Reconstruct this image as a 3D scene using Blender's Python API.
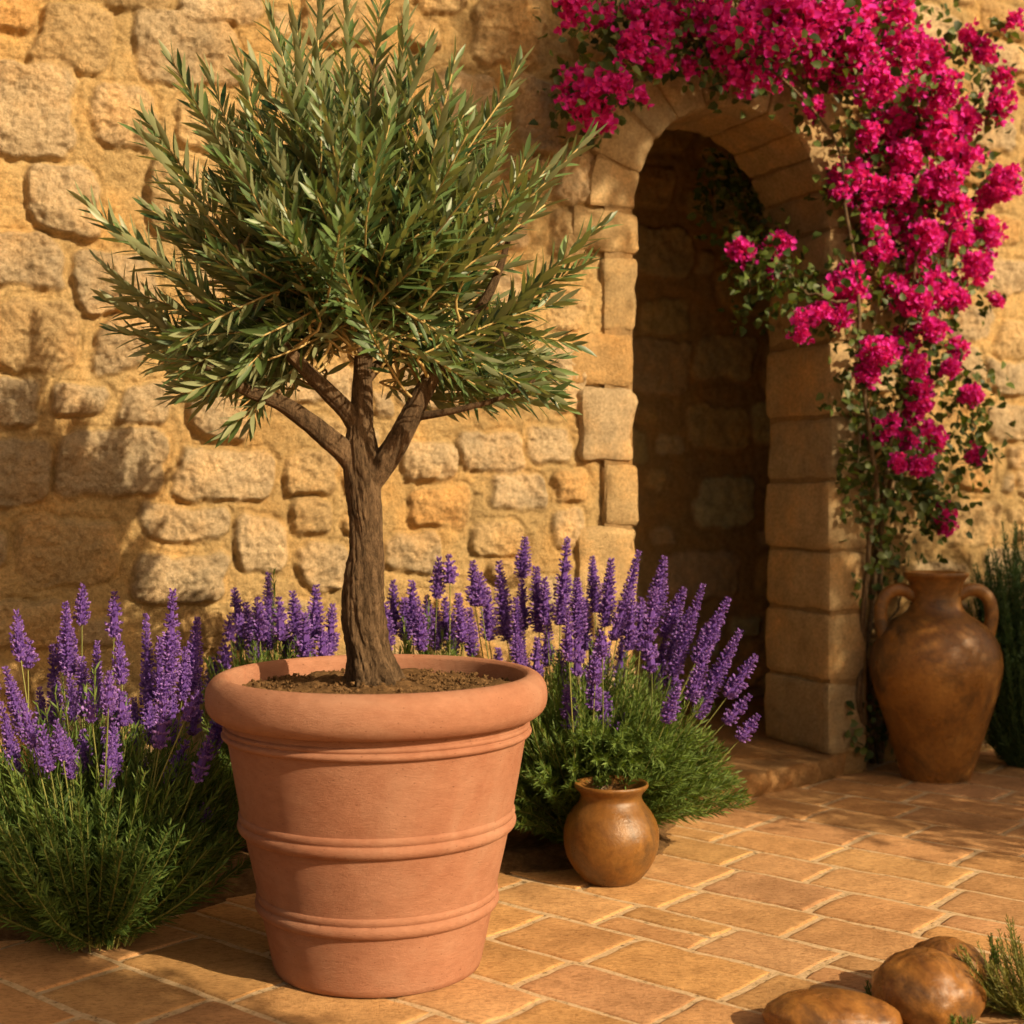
import bpy, math, random
import numpy as np
from mathutils import Vector

for o in list(bpy.data.objects): bpy.data.objects.remove(o)
S = bpy.context.scene
COL = S.collection
R = math.radians

# ------------------------------------------------------------------ camera
F = 1400.0; CH = 1.12; HZ = 490.0
cam = bpy.data.cameras.new("camera"); camo = bpy.data.objects.new("camera", cam); COL.objects.link(camo)
camo.location = (0, 0, CH); camo.rotation_euler = (R(90), 0, 0)
cam.sensor_width = 36; cam.lens = F / 1024 * 36; cam.shift_y = -(512 - HZ) / 1024
cam.clip_end = 500; cam.clip_start = .05
cam.dof.use_dof = True; cam.dof.focus_distance = 3.5; cam.dof.aperture_fstop = 3.0
S.camera = camo
S.render.resolution_x = 1024; S.render.resolution_y = 1024

# ------------------------------------------------------------------ light
SUN_PHI, SUN_EL = 51.0, 30.0          # angle of the sun from straight behind the camera towards the right
to_sun = Vector((math.sin(R(SUN_PHI)) * math.cos(R(SUN_EL)), -math.cos(R(SUN_PHI)) * math.cos(R(SUN_EL)), math.sin(R(SUN_EL))))
sl = bpy.data.lights.new("sun", 'SUN'); sl.energy = 4.7; sl.angle = R(0.6); sl.color = (1.0, .785, .49)
so = bpy.data.objects.new("sun", sl); COL.objects.link(so)
so.rotation_euler = to_sun.to_track_quat('Z', 'Y').to_euler()
w = bpy.data.worlds.new("World"); S.world = w; w.use_nodes = True
wt = w.node_tree; wt.nodes.clear()
sky = wt.nodes.new('ShaderNodeTexSky'); sky.sky_type = 'NISHITA'; sky.sun_disc = False
sky.sun_elevation = R(SUN_EL); sky.sun_rotation = math.atan2(to_sun.x, to_sun.y)
sky.dust_density = 5.0; sky.air_density = 1.0; sky.ozone_density = .3
wm = wt.nodes.new('ShaderNodeMixRGB'); wm.blend_type = 'MULTIPLY'; wm.inputs[0].default_value = 1
wm.inputs[2].default_value = (1.0, .80, .56, 1)
bg = wt.nodes.new('ShaderNodeBackground'); bg.inputs[1].default_value = .078
wo = wt.nodes.new('ShaderNodeOutputWorld')
wt.links.new(sky.outputs[0], wm.inputs[1]); wt.links.new(wm.outputs[0], bg.inputs[0]); wt.links.new(bg.outputs[0], wo.inputs[0])
S.view_settings.view_transform = 'Standard'; S.view_settings.look = 'None'
S.view_settings.exposure = 0.48; S.view_settings.gamma = 1.0

rs = np.random.RandomState(7)
random.seed(7)

# ------------------------------------------------------------------ helpers
def at(px, py, Y):
    return np.array(((px - 512) / F * Y, Y, CH - (py - HZ) / F * Y))

def _hash(ix, iy, iz):
    h = (ix.astype(np.int64) * 374761393 + iy.astype(np.int64) * 668265263 + iz.astype(np.int64) * 2147483647 * 13 + 974634) & 0xffffffff
    h = ((h ^ (h >> 13)) * 1274126177) & 0xffffffff
    h = ((h ^ (h >> 16)) * 2246822519) & 0xffffffff
    return ((h ^ (h >> 15)) & 0xffffff) / float(0xffffff)

def vnoise(x, y, z=0.0):
    x = np.asarray(x, float); y = np.asarray(y, float); z = np.asarray(z, float) + np.zeros_like(x)
    ix = np.floor(x); iy = np.floor(y); iz = np.floor(z)
    fx = x - ix; fy = y - iy; fz = z - iz
    fx = fx * fx * (3 - 2 * fx); fy = fy * fy * (3 - 2 * fy); fz = fz * fz * (3 - 2 * fz)
    r = 0
    for a in (0, 1):
        for b in (0, 1):
            for c in (0, 1):
                wgt = (fx if a else 1 - fx) * (fy if b else 1 - fy) * (fz if c else 1 - fz)
                r = r + wgt * _hash(ix + a, iy + b, iz + c)
    return r * 2 - 1

def fbm(x, y, z=0.0, o=4, g=.5):
    r = 0; a = 1.0; s = 1.0
    for i in range(o):
        r = r + a * vnoise(np.asarray(x) * s + i * 17.3, np.asarray(y) * s + i * 9.1, np.asarray(z) * s + i * 5.7)
        a *= g; s *= 2.03
    return r

def sstep(a, b, x):
    t = np.clip((x - a) / (b - a), 0, 1); return t * t * (3 - 2 * t)

def mesh_np(name, V, Fc, mat=None, parent=None, smooth=True, attrs=None, loc=None, link=True):
    """V (n,3); Fc (m,k) int array or list of such arrays"""
    if not isinstance(Fc, list): Fc = [Fc]
    Fc = [f for f in Fc if len(f)]
    me = bpy.data.meshes.new(name)
    V = np.ascontiguousarray(V, dtype=np.float32)
    me.vertices.add(len(V)); me.vertices.foreach_set('co', V.ravel())
    idx = np.concatenate([f.ravel() for f in Fc]).astype(np.int32)
    cnt = np.concatenate([np.full(len(f), f.shape[1]) for f in Fc])
    me.loops.add(len(idx)); me.loops.foreach_set('vertex_index', idx)
    me.polygons.add(len(cnt))
    st = np.concatenate([[0], np.cumsum(cnt)[:-1]]).astype(np.int32)
    me.polygons.foreach_set('loop_start', st)
    if attrs:
        for k, a in attrs.items():
            a = np.asarray(a, dtype=np.float32)
            if a.ndim == 1:
                at_ = me.attributes.new(k, 'FLOAT', 'POINT'); at_.data.foreach_set('value', a)
            else:
                if a.shape[1] == 3: a = np.concatenate([a, np.ones((len(a), 1), np.float32)], 1)
                at_ = me.attributes.new(k, 'FLOAT_COLOR', 'POINT'); at_.data.foreach_set('color', np.ascontiguousarray(a, dtype=np.float32).ravel())
    me.update(calc_edges=True)
    me.polygons.foreach_set('use_smooth', np.full(len(cnt), smooth))
    if mat: me.materials.append(mat)
    ob = bpy.data.objects.new(name, me)
    if link: COL.objects.link(ob)
    if parent: ob.parent = parent
    if loc is not None: ob.location = loc
    return ob

def tag(o, label=None, cat=None, group=None, kind=None):
    if label: o['label'] = label
    if cat: o['category'] = cat
    if group: o['group'] = group
    if kind: o['kind'] = kind
    return o

def empty(name, loc, label, cat, group=None):
    o = bpy.data.objects.new(name, None); COL.objects.link(o); o.location = tuple(float(v) for v in loc)
    o.empty_display_size = .1
    bpy.context.view_layer.update()
    return tag(o, label, cat, group)

def grid_faces(nu, nv, wrap_u=False, base=0):
    """vertices index = i*nv + j, i along u"""
    iu = np.arange(nu if wrap_u else nu - 1); jv = np.arange(nv - 1)
    I, J = np.meshgrid(iu, jv, indexing='ij'); I = I.ravel(); J = J.ravel(); I2 = (I + 1) % nu
    return np.stack([I * nv + J, I2 * nv + J, I2 * nv + J + 1, I * nv + J + 1], 1) + base

class Acc:
    def __init__(s): s.V = []; s.Q = []; s.T = []; s.A = {}; s.n = 0
    def add(s, V, Q=None, T=None, **attrs):
        s.V.append(np.asarray(V, float))
        if Q is not None and len(Q): s.Q.append(np.asarray(Q) + s.n)
        if T is not None and len(T): s.T.append(np.asarray(T) + s.n)
        for k, a in attrs.items():
            a = np.asarray(a, float)
            if a.ndim == 0: a = np.full(len(V), float(a))
            if a.ndim == 1 and len(a) == 3 and len(V) != 3: a = np.tile(a, (len(V), 1))
            s.A.setdefault(k, []).append(a)
        s.n += len(V)
    def build(s, name, mat, parent=None, smooth=True, loc=None, link=True):
        fs = []
        if s.Q: fs.append(np.concatenate(s.Q))
        if s.T: fs.append(np.concatenate(s.T))
        V = np.concatenate(s.V)
        if loc is not None: V = V - np.asarray(loc, float)[None]
        return mesh_np(name, V, fs, mat, parent, smooth, {k: np.concatenate(a) for k, a in s.A.items()}, None, link)

def norm(v):
    v = np.asarray(v, float); return v / np.maximum(np.linalg.norm(v, axis=-1, keepdims=True), 1e-9)

def catmull(P, n):
    P = np.asarray(P, float); P = np.vstack([2 * P[0] - P[1], P, 2 * P[-1] - P[-2]])
    m = len(P) - 3; t = np.linspace(0, m, n); k = np.minimum(t.astype(int), m - 1); f = (t - k)[:, None]
    a, b, c, d = P[k], P[k + 1], P[k + 2], P[k + 3]
    return .5 * (2 * b + (c - a) * f + (2 * a - 5 * b + 4 * c - d) * f ** 2 + (3 * b - a - 3 * c + d) * f ** 3)

def tube(P, rad, seg=8, disp=None, cap=True):
    """returns V, Q, T"""
    P = np.asarray(P, float); n = len(P); rad = np.asarray(rad, float) * np.ones(n)
    T = norm(np.gradient(P, axis=0))
    ref = np.array([0.0, 1.0, 0.0]) if abs(T[0][1]) < .8 else np.array([1.0, 0, 0])
    N = np.zeros_like(P); v = norm(np.cross(T[0], ref))
    for i in range(n):
        v = norm(v - T[i] * np.dot(v, T[i])); N[i] = v
    B = np.cross(T, N)
    a = np.linspace(0, 2 * np.pi, seg, endpoint=False)
    rr = rad[:, None] * np.ones((n, seg))
    if disp is not None: rr = rr * disp(np.arange(n)[:, None] / max(n - 1, 1), a[None, :], P)
    V = P[:, None, :] + rr[..., None] * (np.cos(a)[None, :, None] * N[:, None, :] + np.sin(a)[None, :, None] * B[:, None, :])
    # index i*seg+j ; wrap j
    I, J = np.meshgrid(np.arange(n - 1), np.arange(seg), indexing='ij'); I = I.ravel(); J = J.ravel(); J2 = (J + 1) % seg
    Q = np.stack([I * seg + J, I * seg + J2, (I + 1) * seg + J2, (I + 1) * seg + J], 1)
    V = V.reshape(-1, 3); Tr = None
    if cap:
        V = np.vstack([V, P[-1] + T[-1] * rad[-1] * .5, P[0]]); k = n * seg; j = np.arange(seg); j2 = (j + 1) % seg
        Tr = np.vstack([np.stack([(n - 1) * seg + j, (n - 1) * seg + j2, np.full(seg, k)], 1), np.stack([j2, j, np.full(seg, k + 1)], 1)])
    return V, Q, Tr

def lathe(prof, seg=96):
    """closed profile list of (r,z); returns V,Q"""
    prof = np.asarray(prof, float); n = len(prof); a = np.linspace(0, 2 * np.pi, seg, endpoint=False)
    V = np.stack([prof[None, :, 0] * np.cos(a)[:, None], prof[None, :, 0] * np.sin(a)[:, None], prof[None, :, 1] + 0 * a[:, None]], -1).reshape(-1, 3)
    return V, grid_faces(seg, n, wrap_u=True)

def smooth_prof(pts, n):
    return catmull(np.c_[np.asarray(pts, float), np.zeros(len(pts))], n)[:, :2]

def instances(tv, pos, dirv, up, ln, wd, th=None):
    """template verts tv (k,3): x = along, y = width, z = thickness/fold; per-instance frames"""
    d = norm(dirv); s = norm(np.cross(up, d)); u = np.cross(d, s)
    th = wd if th is None else th
    return (pos[:, None, :] + tv[None, :, 0, None] * (ln[:, None] * 1.0)[:, :, None] * d[:, None, :]
            + tv[None, :, 1, None] * wd[:, None, None] * s[:, None, :]
            + tv[None, :, 2, None] * th[:, None, None] * u[:, None, :]).reshape(-1, 3)

def rep_faces(f, k, n):
    return (f[None] + (np.arange(n) * k)[:, None, None]).reshape(-1, f.shape[1])

# ------------------------------------------------------------------ materials
class M:
    def __init__(s, name, rough=.9, spec=.3):
        s.m = bpy.data.materials.new(name); s.m.use_nodes = True; s.t = s.m.node_tree; s.b = s.t.nodes['Principled BSDF']
        s.b.inputs['Roughness'].default_value = rough; s.b.inputs['Specular IOR Level'].default_value = spec
        s.tc = s.t.nodes.new('ShaderNodeTexCoord')
    def n(s, ty, **kw):
        nd = s.t.nodes.new(ty)
        for k, v in kw.items():
            if k.startswith('i_'): nd.inputs[k[2:].replace('_', ' ')].default_value = v
            else: setattr(nd, k, v)
        return nd
    def l(s, a, b): s.t.links.new(a, b)
    def noise(s, scale, detail=6, rough=.6, dist=0, stretch=None, coord='Object'):
        nd = s.n('ShaderNodeTexNoise', i_Scale=scale, i_Detail=detail, i_Roughness=rough, i_Distortion=dist)
        if stretch:
            mp = s.n('ShaderNodeMapping'); mp.inputs['Scale'].default_value = stretch
            s.l(s.tc.outputs[coord], mp.inputs[0]); s.l(mp.outputs[0], nd.inputs[0])
        else: s.l(s.tc.outputs[coord], nd.inputs[0])
        return nd.outputs[0]
    def ramp(s, fac, stops):
        nd = s.n('ShaderNodeValToRGB'); e = nd.color_ramp.elements
        while len(e) < len(stops): e.new(.5)
        for i, (p, c) in enumerate(stops):
            e[i].position = p; e[i].color = (*c, 1) if len(c) == 3 else c
        s.l(fac, nd.inputs[0]); return nd.outputs[0]
    def mix(s, a, b, fac, mode='MIX'):
        nd = s.n('ShaderNodeMixRGB', blend_type=mode)
        for i, v in ((0, fac), (1, a), (2, b)):
            if hasattr(v, 'links'): s.l(v, nd.inputs[i])
            elif i == 0: nd.inputs[0].default_value = v
            else: nd.inputs[i].default_value = (*v, 1)
        return nd.outputs[0]
    def attr(s, name, out='Color'):
        nd = s.n('ShaderNodeAttribute', attribute_name=name); return nd.outputs[out]
    def bump(s, h, strength=.5, dist=.01, prev=None):
        nd = s.n('ShaderNodeBump', i_Strength=strength, i_Distance=dist); s.l(h, nd.inputs['Height'])
        if prev is not None: s.l(prev, nd.inputs['Normal'])
        return nd.outputs[0]
    def color(s, c):
        if hasattr(c, 'links'): s.l(c, s.b.inputs['Base Color'])
        else: s.b.inputs['Base Color'].default_value = (*c, 1)
    def normal(s, nrm): s.l(nrm, s.b.inputs['Normal'])
    def math(s, op, a, b):
        nd = s.n('ShaderNodeMath', operation=op)
        for i, v in enumerate((a, b)):
            if hasattr(v, 'links'): s.l(v, nd.inputs[i])
            else: nd.inputs[i].default_value = v
        return nd.outputs[0]

def stone_mat(name='rubble stone', lo=(.80, .79, .77), hi=(1.16, 1.15, 1.14)):
    m = M(name, .95, .15)
    base = m.attr('tint')
    c = m.mix(base, m.ramp(m.noise(9, 8, .7), [(.3, lo), (.72, hi)]), 1.0, 'MULTIPLY')
    c = m.mix(c, m.ramp(m.noise(90, 4, .7), [(.33, (.76, .73, .68)), (.6, (1.12, 1.12, 1.12))]), 1.0, 'MULTIPLY')
    c = m.mix(c, m.mix(c, (1.12, .92, .66), 1.0, 'MULTIPLY'), m.ramp(m.noise(4.5, 5, .6), [(.45, (0, 0, 0)), (.7, (.7, .7, .7))]))
    m.color(c)
    b1 = m.bump(m.noise(34, 9, .78), 1.0, .020)
    b2 = m.bump(m.noise(170, 5, .75), 1.0, .007, b1)
    vo = m.n('ShaderNodeTexVoronoi', i_Scale=85.0); m.l(m.tc.outputs['Object'], vo.inputs[0])
    b3 = m.bump(m.ramp(vo.outputs[0], [(.0, (0, 0, 0)), (.35, (1, 1, 1))]), .35, .004, b2)
    m.normal(b3); return m.m

MAT_WALL = stone_mat()
MAT_BLOCK = stone_mat('dressed stone', (.75, .74, .72), (1.18, 1.16, 1.12))

def tile_mat():
    m = M('terracotta paving', .8, .3)
    c = m.mix(m.attr('tint'), m.ramp(m.noise(7, 8, .7), [(.3, (.74, .7, .66)), (.7, (1.2, 1.22, 1.25))]), 1.0, 'MULTIPLY')
    c = m.mix(c, m.ramp(m.noise(60, 6, .75, stretch=(1, 2.2, 1)), [(.34, (.62, .56, .48)), (.52, (1.08, 1.08, 1.08))]), 1.0, 'MULTIPLY')
    c = m.mix(c, m.ramp(m.noise(2.1, 3), [(.35, (.86, .84, .82)), (.65, (1.1, 1.1, 1.12))]), 1.0, 'MULTIPLY')
    m.color(c)
    b = m.bump(m.noise(24, 9, .78), .75, .014); b = m.bump(m.noise(160, 4, .7), .5, .0025, b); m.normal(b)
    return m.m
MAT_TILE = tile_mat()
def grout_mat():
    m = M('mortar joints', .95, .1)
    c = m.ramp(m.noise(45, 6, .75), [(.33, (.10, .065, .035)), (.44, (.54, .39, .23)), (.7, (.74, .56, .37))])
    m.color(c); m.normal(m.bump(m.noise(120, 5, .8), .8, .006)); return m.m
MAT_GROUT = grout_mat()
def soil_mat(name='garden soil', k=1.0):
    m = M(name, .95, .1)
    c = m.ramp(m.noise(30, 8, .8), [(.3, (.04 * k, .022 * k, .010 * k)), (.55, (.14 * k, .08 * k, .035 * k)), (.75, (.30 * k, .18 * k, .09 * k))])
    m.color(c); m.normal(m.bump(m.noise(110, 6, .8), .9, .008)); return m.m
MAT_SOIL = soil_mat(k=1.3)
MAT_POTSOIL = soil_mat('potting soil', 1.25)

def terracotta_mat():
    m = M('terracotta', .75, .25)
    c = m.ramp(m.noise(3.0, 7, .65), [(.3, (.31, .130, .075)), (.7, (.38, .190, .120))])
    c = m.mix(c, m.ramp(m.noise(26, 7, .7, stretch=(1, 1, 2.2)), [(.35, (.9, .87, .85)), (.65, (1.08, 1.09, 1.1))]), 1.0, 'MULTIPLY')
    c = m.mix(c, (.44, .27, .185), m.ramp(m.noise(2.2, 8, .72, .7), [(.48, (0, 0, 0)), (.75, (.6, .6, .6))]))
    pits = m.noise(34, 3, .5, stretch=(1, 1, 3.0))
    vo = m.n('ShaderNodeTexVoronoi', i_Scale=52.0); mp = m.n('ShaderNodeMapping'); mp.inputs['Scale'].default_value = (1, 1, 2.2)
    m.l(m.tc.outputs['Object'], mp.inputs[0]); m.l(mp.outputs[0], vo.inputs[0])
    spot = m.ramp(vo.outputs[0], [(.05, (0, 0, 0)), (.14, (1, 1, 1))])
    keep = m.ramp(m.noise(19, 3, .7), [(.44, (1, 1, 1)), (.52, (0, 0, 0))])
    spot = m.mix(spot, keep, 1.0, 'LIGHTEN')
    c = m.mix(m.mix(c, (.4, .33, .3), 1.0, 'MULTIPLY'), c, spot)
    m.color(c)
    b = m.bump(spot, .5, .002); b = m.bump(m.noise(75, 7, .8, stretch=(1, 1, 3)), .6, .005, b); b = m.bump(m.noise(7, 3), .2, .012, b); m.normal(b)
    return m.m
MAT_POT = terracotta_mat()
def aged_mat(name, a, b_, dark):
    m = M(name, .45, .5)
    c = m.ramp(m.noise(5, 8, .7, 1.0), [(.36, a), (.64, b_)])
    c = m.mix(c, dark, m.ramp(m.noise(3.2, 7, .7, .6), [(.46, (0, 0, 0)), (.62, (.9, .9, .9))]))
    c = m.mix(c, m.ramp(m.noise(60, 5, .7), [(.3, (.75, .75, .75)), (.6, (1.1, 1.1, 1.1))]), 1.0, 'MULTIPLY')
    m.color(c); b = m.bump(m.noise(14, 7, .75, 1.5, stretch=(1, 1, 1.6)), .30, .008); b = m.bump(m.noise(70, 7, .8), .35, .003, b); m.normal(b)
    m.l(m.ramp(m.noise(12, 5, .7), [(.3, (.22, .22, .22)), (.7, (.44, .44, .44))]), m.b.inputs['Roughness'])
    return m.m
MAT_AMPH = aged_mat('aged clay', (.20, .085, .020), (.36, .17, .042), (.06, .034, .018))
MAT_JUG = aged_mat('old glazed clay', (.15, .062, .013), (.24, .115, .027), (.06, .036, .018))
MAT_ROCK = aged_mat('ochre boulder', (.14, .052, .011), (.36, .165, .038), (.055, .032, .020))

def bark_mat(name='bark', a=(.05, .032, .018), b_=(.25, .165, .095), sc=1.0):
    m = M(name, .9, .15)
    h = m.noise(22 * sc, 8, .75, .8, stretch=(1, 1, .22)); h2 = m.noise(85 * sc, 7, .8, .6, stretch=(1, 1, .5))
    c = m.ramp(h, [(.32, a), (.62, b_)])
    c = m.mix(c, m.ramp(h2, [(.36, (.42, .40, .38)), (.6, (1.25, 1.22, 1.2))]), 1.0, 'MULTIPLY')
    m.color(c); b = m.bump(h, .9, .02); b = m.bump(h2, 1.0, .010, b); m.normal(b); return m.m
MAT_BARK = bark_mat()
MAT_VINE = bark_mat('vine bark', (.09, .06, .035), (.28, .20, .12))

def leaf_mat(name, dark, light, back=None, rough=.45, trans=.25, spec=.4, vein=None):
    m = M(name, rough, spec)
    tone = m.attr('tone', 'Fac')
    c = m.ramp(tone, [(.0, dark), (1.0, light)])
    if vein:
        c = m.mix(c, vein, m.attr('rib', 'Fac'))
    if back:
        g = m.n('ShaderNodeNewGeometry'); c = m.mix(c, back, m.math('MULTIPLY', g.outputs['Backfacing'], .75))
    m.color(c)
    tr = m.n('ShaderNodeBsdfTranslucent'); m.l(m.mix(c, (1.5, 1.5, .6), 1.0, 'MULTIPLY'), tr.inputs[0])
    mx = m.n('ShaderNodeMixShader'); mx.inputs[0].default_value = trans
    out = [n for n in m.t.nodes if n.type == 'OUTPUT_MATERIAL'][0]
    m.l(m.b.outputs[0], mx.inputs[1]); m.l(tr.outputs[0], mx.inputs[2]); m.l(mx.outputs[0], out.inputs[0])
    return m.m
MAT_OLIVE = leaf_mat('olive leaf', (.022, .060, .020), (.165, .255, .085), back=(.28, .30, .17), rough=.42, trans=.22, spec=.55)
MAT_TWIG = leaf_mat('olive twig', (.28, .19, .07), (.58, .42, .17), trans=.02)
MAT_LAVLEAF = leaf_mat('lavender leaf', (.04, .085, .02), (.18, .27, .06), rough=.6, trans=.3, spec=.3)
MAT_LAVSTEM = leaf_mat('lavender stem', (.12, .15, .04), (.28, .28, .08), rough=.6, trans=.1)
MAT_LAVFLOWER = leaf_mat('lavender floret', (.12, .05, .32), (.42, .24, .72), rough=.7, trans=.3, spec=.2)
MAT_BRACT = leaf_mat('bougainvillea bract', (.46, .008, .23), (.80, .045, .50), rough=.6, trans=.35, spec=.2)
MAT_BLEAF = leaf_mat('bougainvillea leaf', (.025, .05, .012), (.12, .17, .035), rough=.5, trans=.3)
MAT_ROSE = leaf_mat('rosemary leaf', (.035, .085, .035), (.12, .21, .075), rough=.6, trans=.2)
MAT_GRASSY = leaf_mat('dry herb', (.08, .11, .02), (.28, .26, .07), rough=.6, trans=.3)

# ------------------------------------------------------------------ wall frame (u along, n outward towards the patio)
WA = R(25); WU = np.array((math.cos(WA), math.sin(WA), 0)); WN = np.array((math.sin(WA), -math.cos(WA), 0)); W0 = np.array((.9, 5.3, 0))
def wall_uz(px, py, off=0.0):
    k = (px - 512) / F; o = W0 + WN * off
    t = (o[1] * k - o[0]) / (WU[0] - WU[1] * k); Y = o[1] + t * WU[1]
    return t, CH - (py - HZ) / F * Y
def wall_pt(px, py, off):
    t, z = wall_uz(px, py, off); p = W0 + WN * off + WU * t; p[2] = z; return p
def wpos(u, z, n): return W0[None] + np.outer(u, WU) + np.outer(n, WN) + np.outer(z, (0, 0, 1.0))
U_L, U_R = -.50, .351; UC = (U_L + U_R) / 2; RA = (U_R - U_L) / 2; Z_SP = 2.565 - RA
RECESS = .15; U_REC = U_R + .20

MORTAR = np.array((.61, .44, .215))
def tint_pick(r):
    k = r.rand()
    if k < .38: c = np.array((.64, .50, .32))
    elif k < .62: c = np.array((.60, .48, .32))
    elif k < .86: c = np.array((.62, .45, .24))
    else: c = np.array((.62, .41, .19))
    return c * (.88 + .24 * r.rand())

def stone_height(U, Z, stones, seed=0.0, hh=.028):
    """stones: list of (u0,z0,u1,z1,height,tint)"""
    wu = U + .018 * fbm(U * 7 + seed, Z * 7, 3.1, 3) + .006 * fbm(U * 30, Z * 30 + seed, 1, 2)
    wz = Z + .016 * fbm(U * 7 + 40 + seed, Z * 7, 9.1, 3) + .006 * fbm(U * 30 + 11, Z * 30 + seed, 4, 2)
    H = np.full(U.shape, -.001); tint = np.tile(MORTAR, U.shape + (1,))
    mort = .008 * fbm(U * 3.5 + seed, Z * 3.5, 7, 3) + .0045 * fbm(U * 42, Z * 42, 2, 4, .7)
    tint = tint * (1 + .12 * fbm(U * 2.2, Z * 2.2 + 5, 3, 3))[..., None]
    H = mort.copy()
    rough = .0095 * fbm(U * 13 + seed, Z * 13, 5, 4, .60) + .0045 * fbm(U * 62, Z * 62, 8, 3, .7)
    pit = fbm(U * 34 + 5, Z * 34, 2, 3); rough = rough - .007 * sstep(.4, .85, pit)
    du = U[1, 0] - U[0, 0]; dz = Z[0, 1] - Z[0, 0]; nu, nz = U.shape
    for (u0, z0, u1, z1, h, tc) in stones:
        i0 = max(int((u0 - .05 - U[0, 0]) / du), 0); i1 = min(int((u1 + .05 - U[0, 0]) / du) + 1, nu)
        j0 = max(int((z0 - .05 - Z[0, 0]) / dz), 0); j1 = min(int((z1 + .05 - Z[0, 0]) / dz) + 1, nz)
        if i1 <= i0 or j1 <= j0: continue
        sl_ = (slice(i0, i1), slice(j0, j1))
        a = wu[sl_]; b = wz[sl_]
        cx, cz = (u0 + u1) / 2, (z0 + z1) / 2; hx, hz = (u1 - u0) / 2, (z1 - z0) / 2
        sk = (_hash(np.array([int(u0 * 977)]), np.array([int(z0 * 613)]), np.array([3]))[0] - .5) * .35
        ax = a - cx + sk * (b - cz); az = b - cz + sk * .35 * (a - cx)
        rr = min(hx, hz) * .55
        qx = np.abs(ax) - (hx - rr); qz = np.abs(az) - (hz - rr)
        d = np.sqrt(np.maximum(qx, 0) ** 2 + np.maximum(qz, 0) ** 2) + np.minimum(np.maximum(qx, qz), 0) - rr
        # lower and left edges break sharply, upper edges run into the mortar
        m = sstep(.004, -.011, d)
        dome = h * (.72 + .28 * sstep(0, -.07, d)) + .010 * fbm(a * 6 + u0 * 31, b * 6 + z0 * 17, 2, 2)
        Hs = dome + rough[sl_]
        H[sl_] = H[sl_] * (1 - m) + Hs * m
        # thin hollow just outside
        H[sl_] -= .007 * np.exp(-((d - .010) / .007) ** 2)
        tm = sstep(.006, -.012, d)[..., None]
        tint[sl_] = tint[sl_] * (1 - tm) + tc * tm * (1 + .10 * fbm(a * 9 + z0 * 7, b * 9, 6, 2))[..., None]
    return H, tint

def pack_stones(fixed, u0, u1, z0, z1, sizes, n, seed, gap=.016, forbid=None):
    r = np.random.RandomState(seed); out = list(fixed)
    for (w0, w1, h0, h1, cnt) in sizes:
        for _ in range(cnt):
            ww = r.uniform(w0, w1); hh = r.uniform(h0, h1); a = r.uniform(u0, u1 - ww); b = r.uniform(z0, z1 - hh)
            if forbid and forbid(a, b, a + ww, b + hh): continue
            ok = True
            for s in out:
                if a < s[2] + gap and a + ww > s[0] - gap and b < s[3] + gap and b + hh > s[1] - gap: ok = False; break
            if ok: out.append((a, b, a + ww, b + hh, r.uniform(.014, .030), tint_pick(r)))
    return out

px_stones = [(35,5,110,70),(-30,-25,28,28),(132,22,238,80),(-15,68,75,152),(92,88,152,150),(30,168,102,235),(-12,240,62,285),(72,255,155,310),
 (-5,302,76,370),(185,-20,262,18),(150,165,215,235),(92,318,150,370),(52,381,106,416),(-10,378,38,428),(117,386,172,428),(188,385,248,436),(55,432,168,499),
 (-30,440,48,507),(180,447,272,498),(283,452,335,495),(290,499,334,535),(143,505,223,541),(232,513,287,575),(17,518,121,586),(138,553,226,606),
 (298,543,352,592),(-40,530,8,572),(398,440,455,478),(458,430,522,472),(407,486,470,530),(490,474,548,508),(470,520,525,556),(384,535,436,572),
 (528,425,572,462),(556,470,592,500),(553,508,590,548),(-20,600,60,650),(250,600,320,640),(400,590,470,640),(530,575,585,620),
 (470,0,545,60),(440,75,500,130),(510,80,560,150),(560,150,600,200),(555,210,590,262),(545,290,588,330),(548,345,585,410),(110,-30,175,8),(300,-20,380,40)]
fixed = []
r0 = np.random.RandomState(3)
for (a, b, c, d) in px_stones:
    ua, zb = wall_uz(a, d); uc, zt = wall_uz(c, b)
    fixed.append((ua, zb, uc, zt, r0.uniform(.022, .040) * (1 if a < 450 else .7), tint_pick(r0)))
def forbid_door(a, b, c, d):
    if c > U_L - .13 and a < U_REC + .02 and b < Z_SP: return True
    if c > U_L - .05 and a < U_R + .3 and b < Z_SP + RA + .22:
        # distance to arch centre
        for x in (a, c):
            for y in (b, d):
                if math.hypot(x - UC, y - Z_SP) < RA + .22: return True
    return False
UW0, UW1, ZW1 = -3.9, 3.0, 3.7
stones = pack_stones(fixed, UW0, .2, .0, ZW1, [(.26, .36, .15, .22, 500), (.18, .28, .12, .2, 1500), (.12, .2, .09, .15, 2500), (.07, .13, .06, .11, 2500)], 0, 5, .016, forbid_door)
stones = pack_stones(stones, .2, UW1, .0, ZW1, [(.24, .36, .12, .17, 800), (.16, .24, .10, .15, 2500), (.10, .16, .08, .12, 2500), (.06, .10, .05, .08, 2000)], 0, 6, .010, forbid_door)

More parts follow.
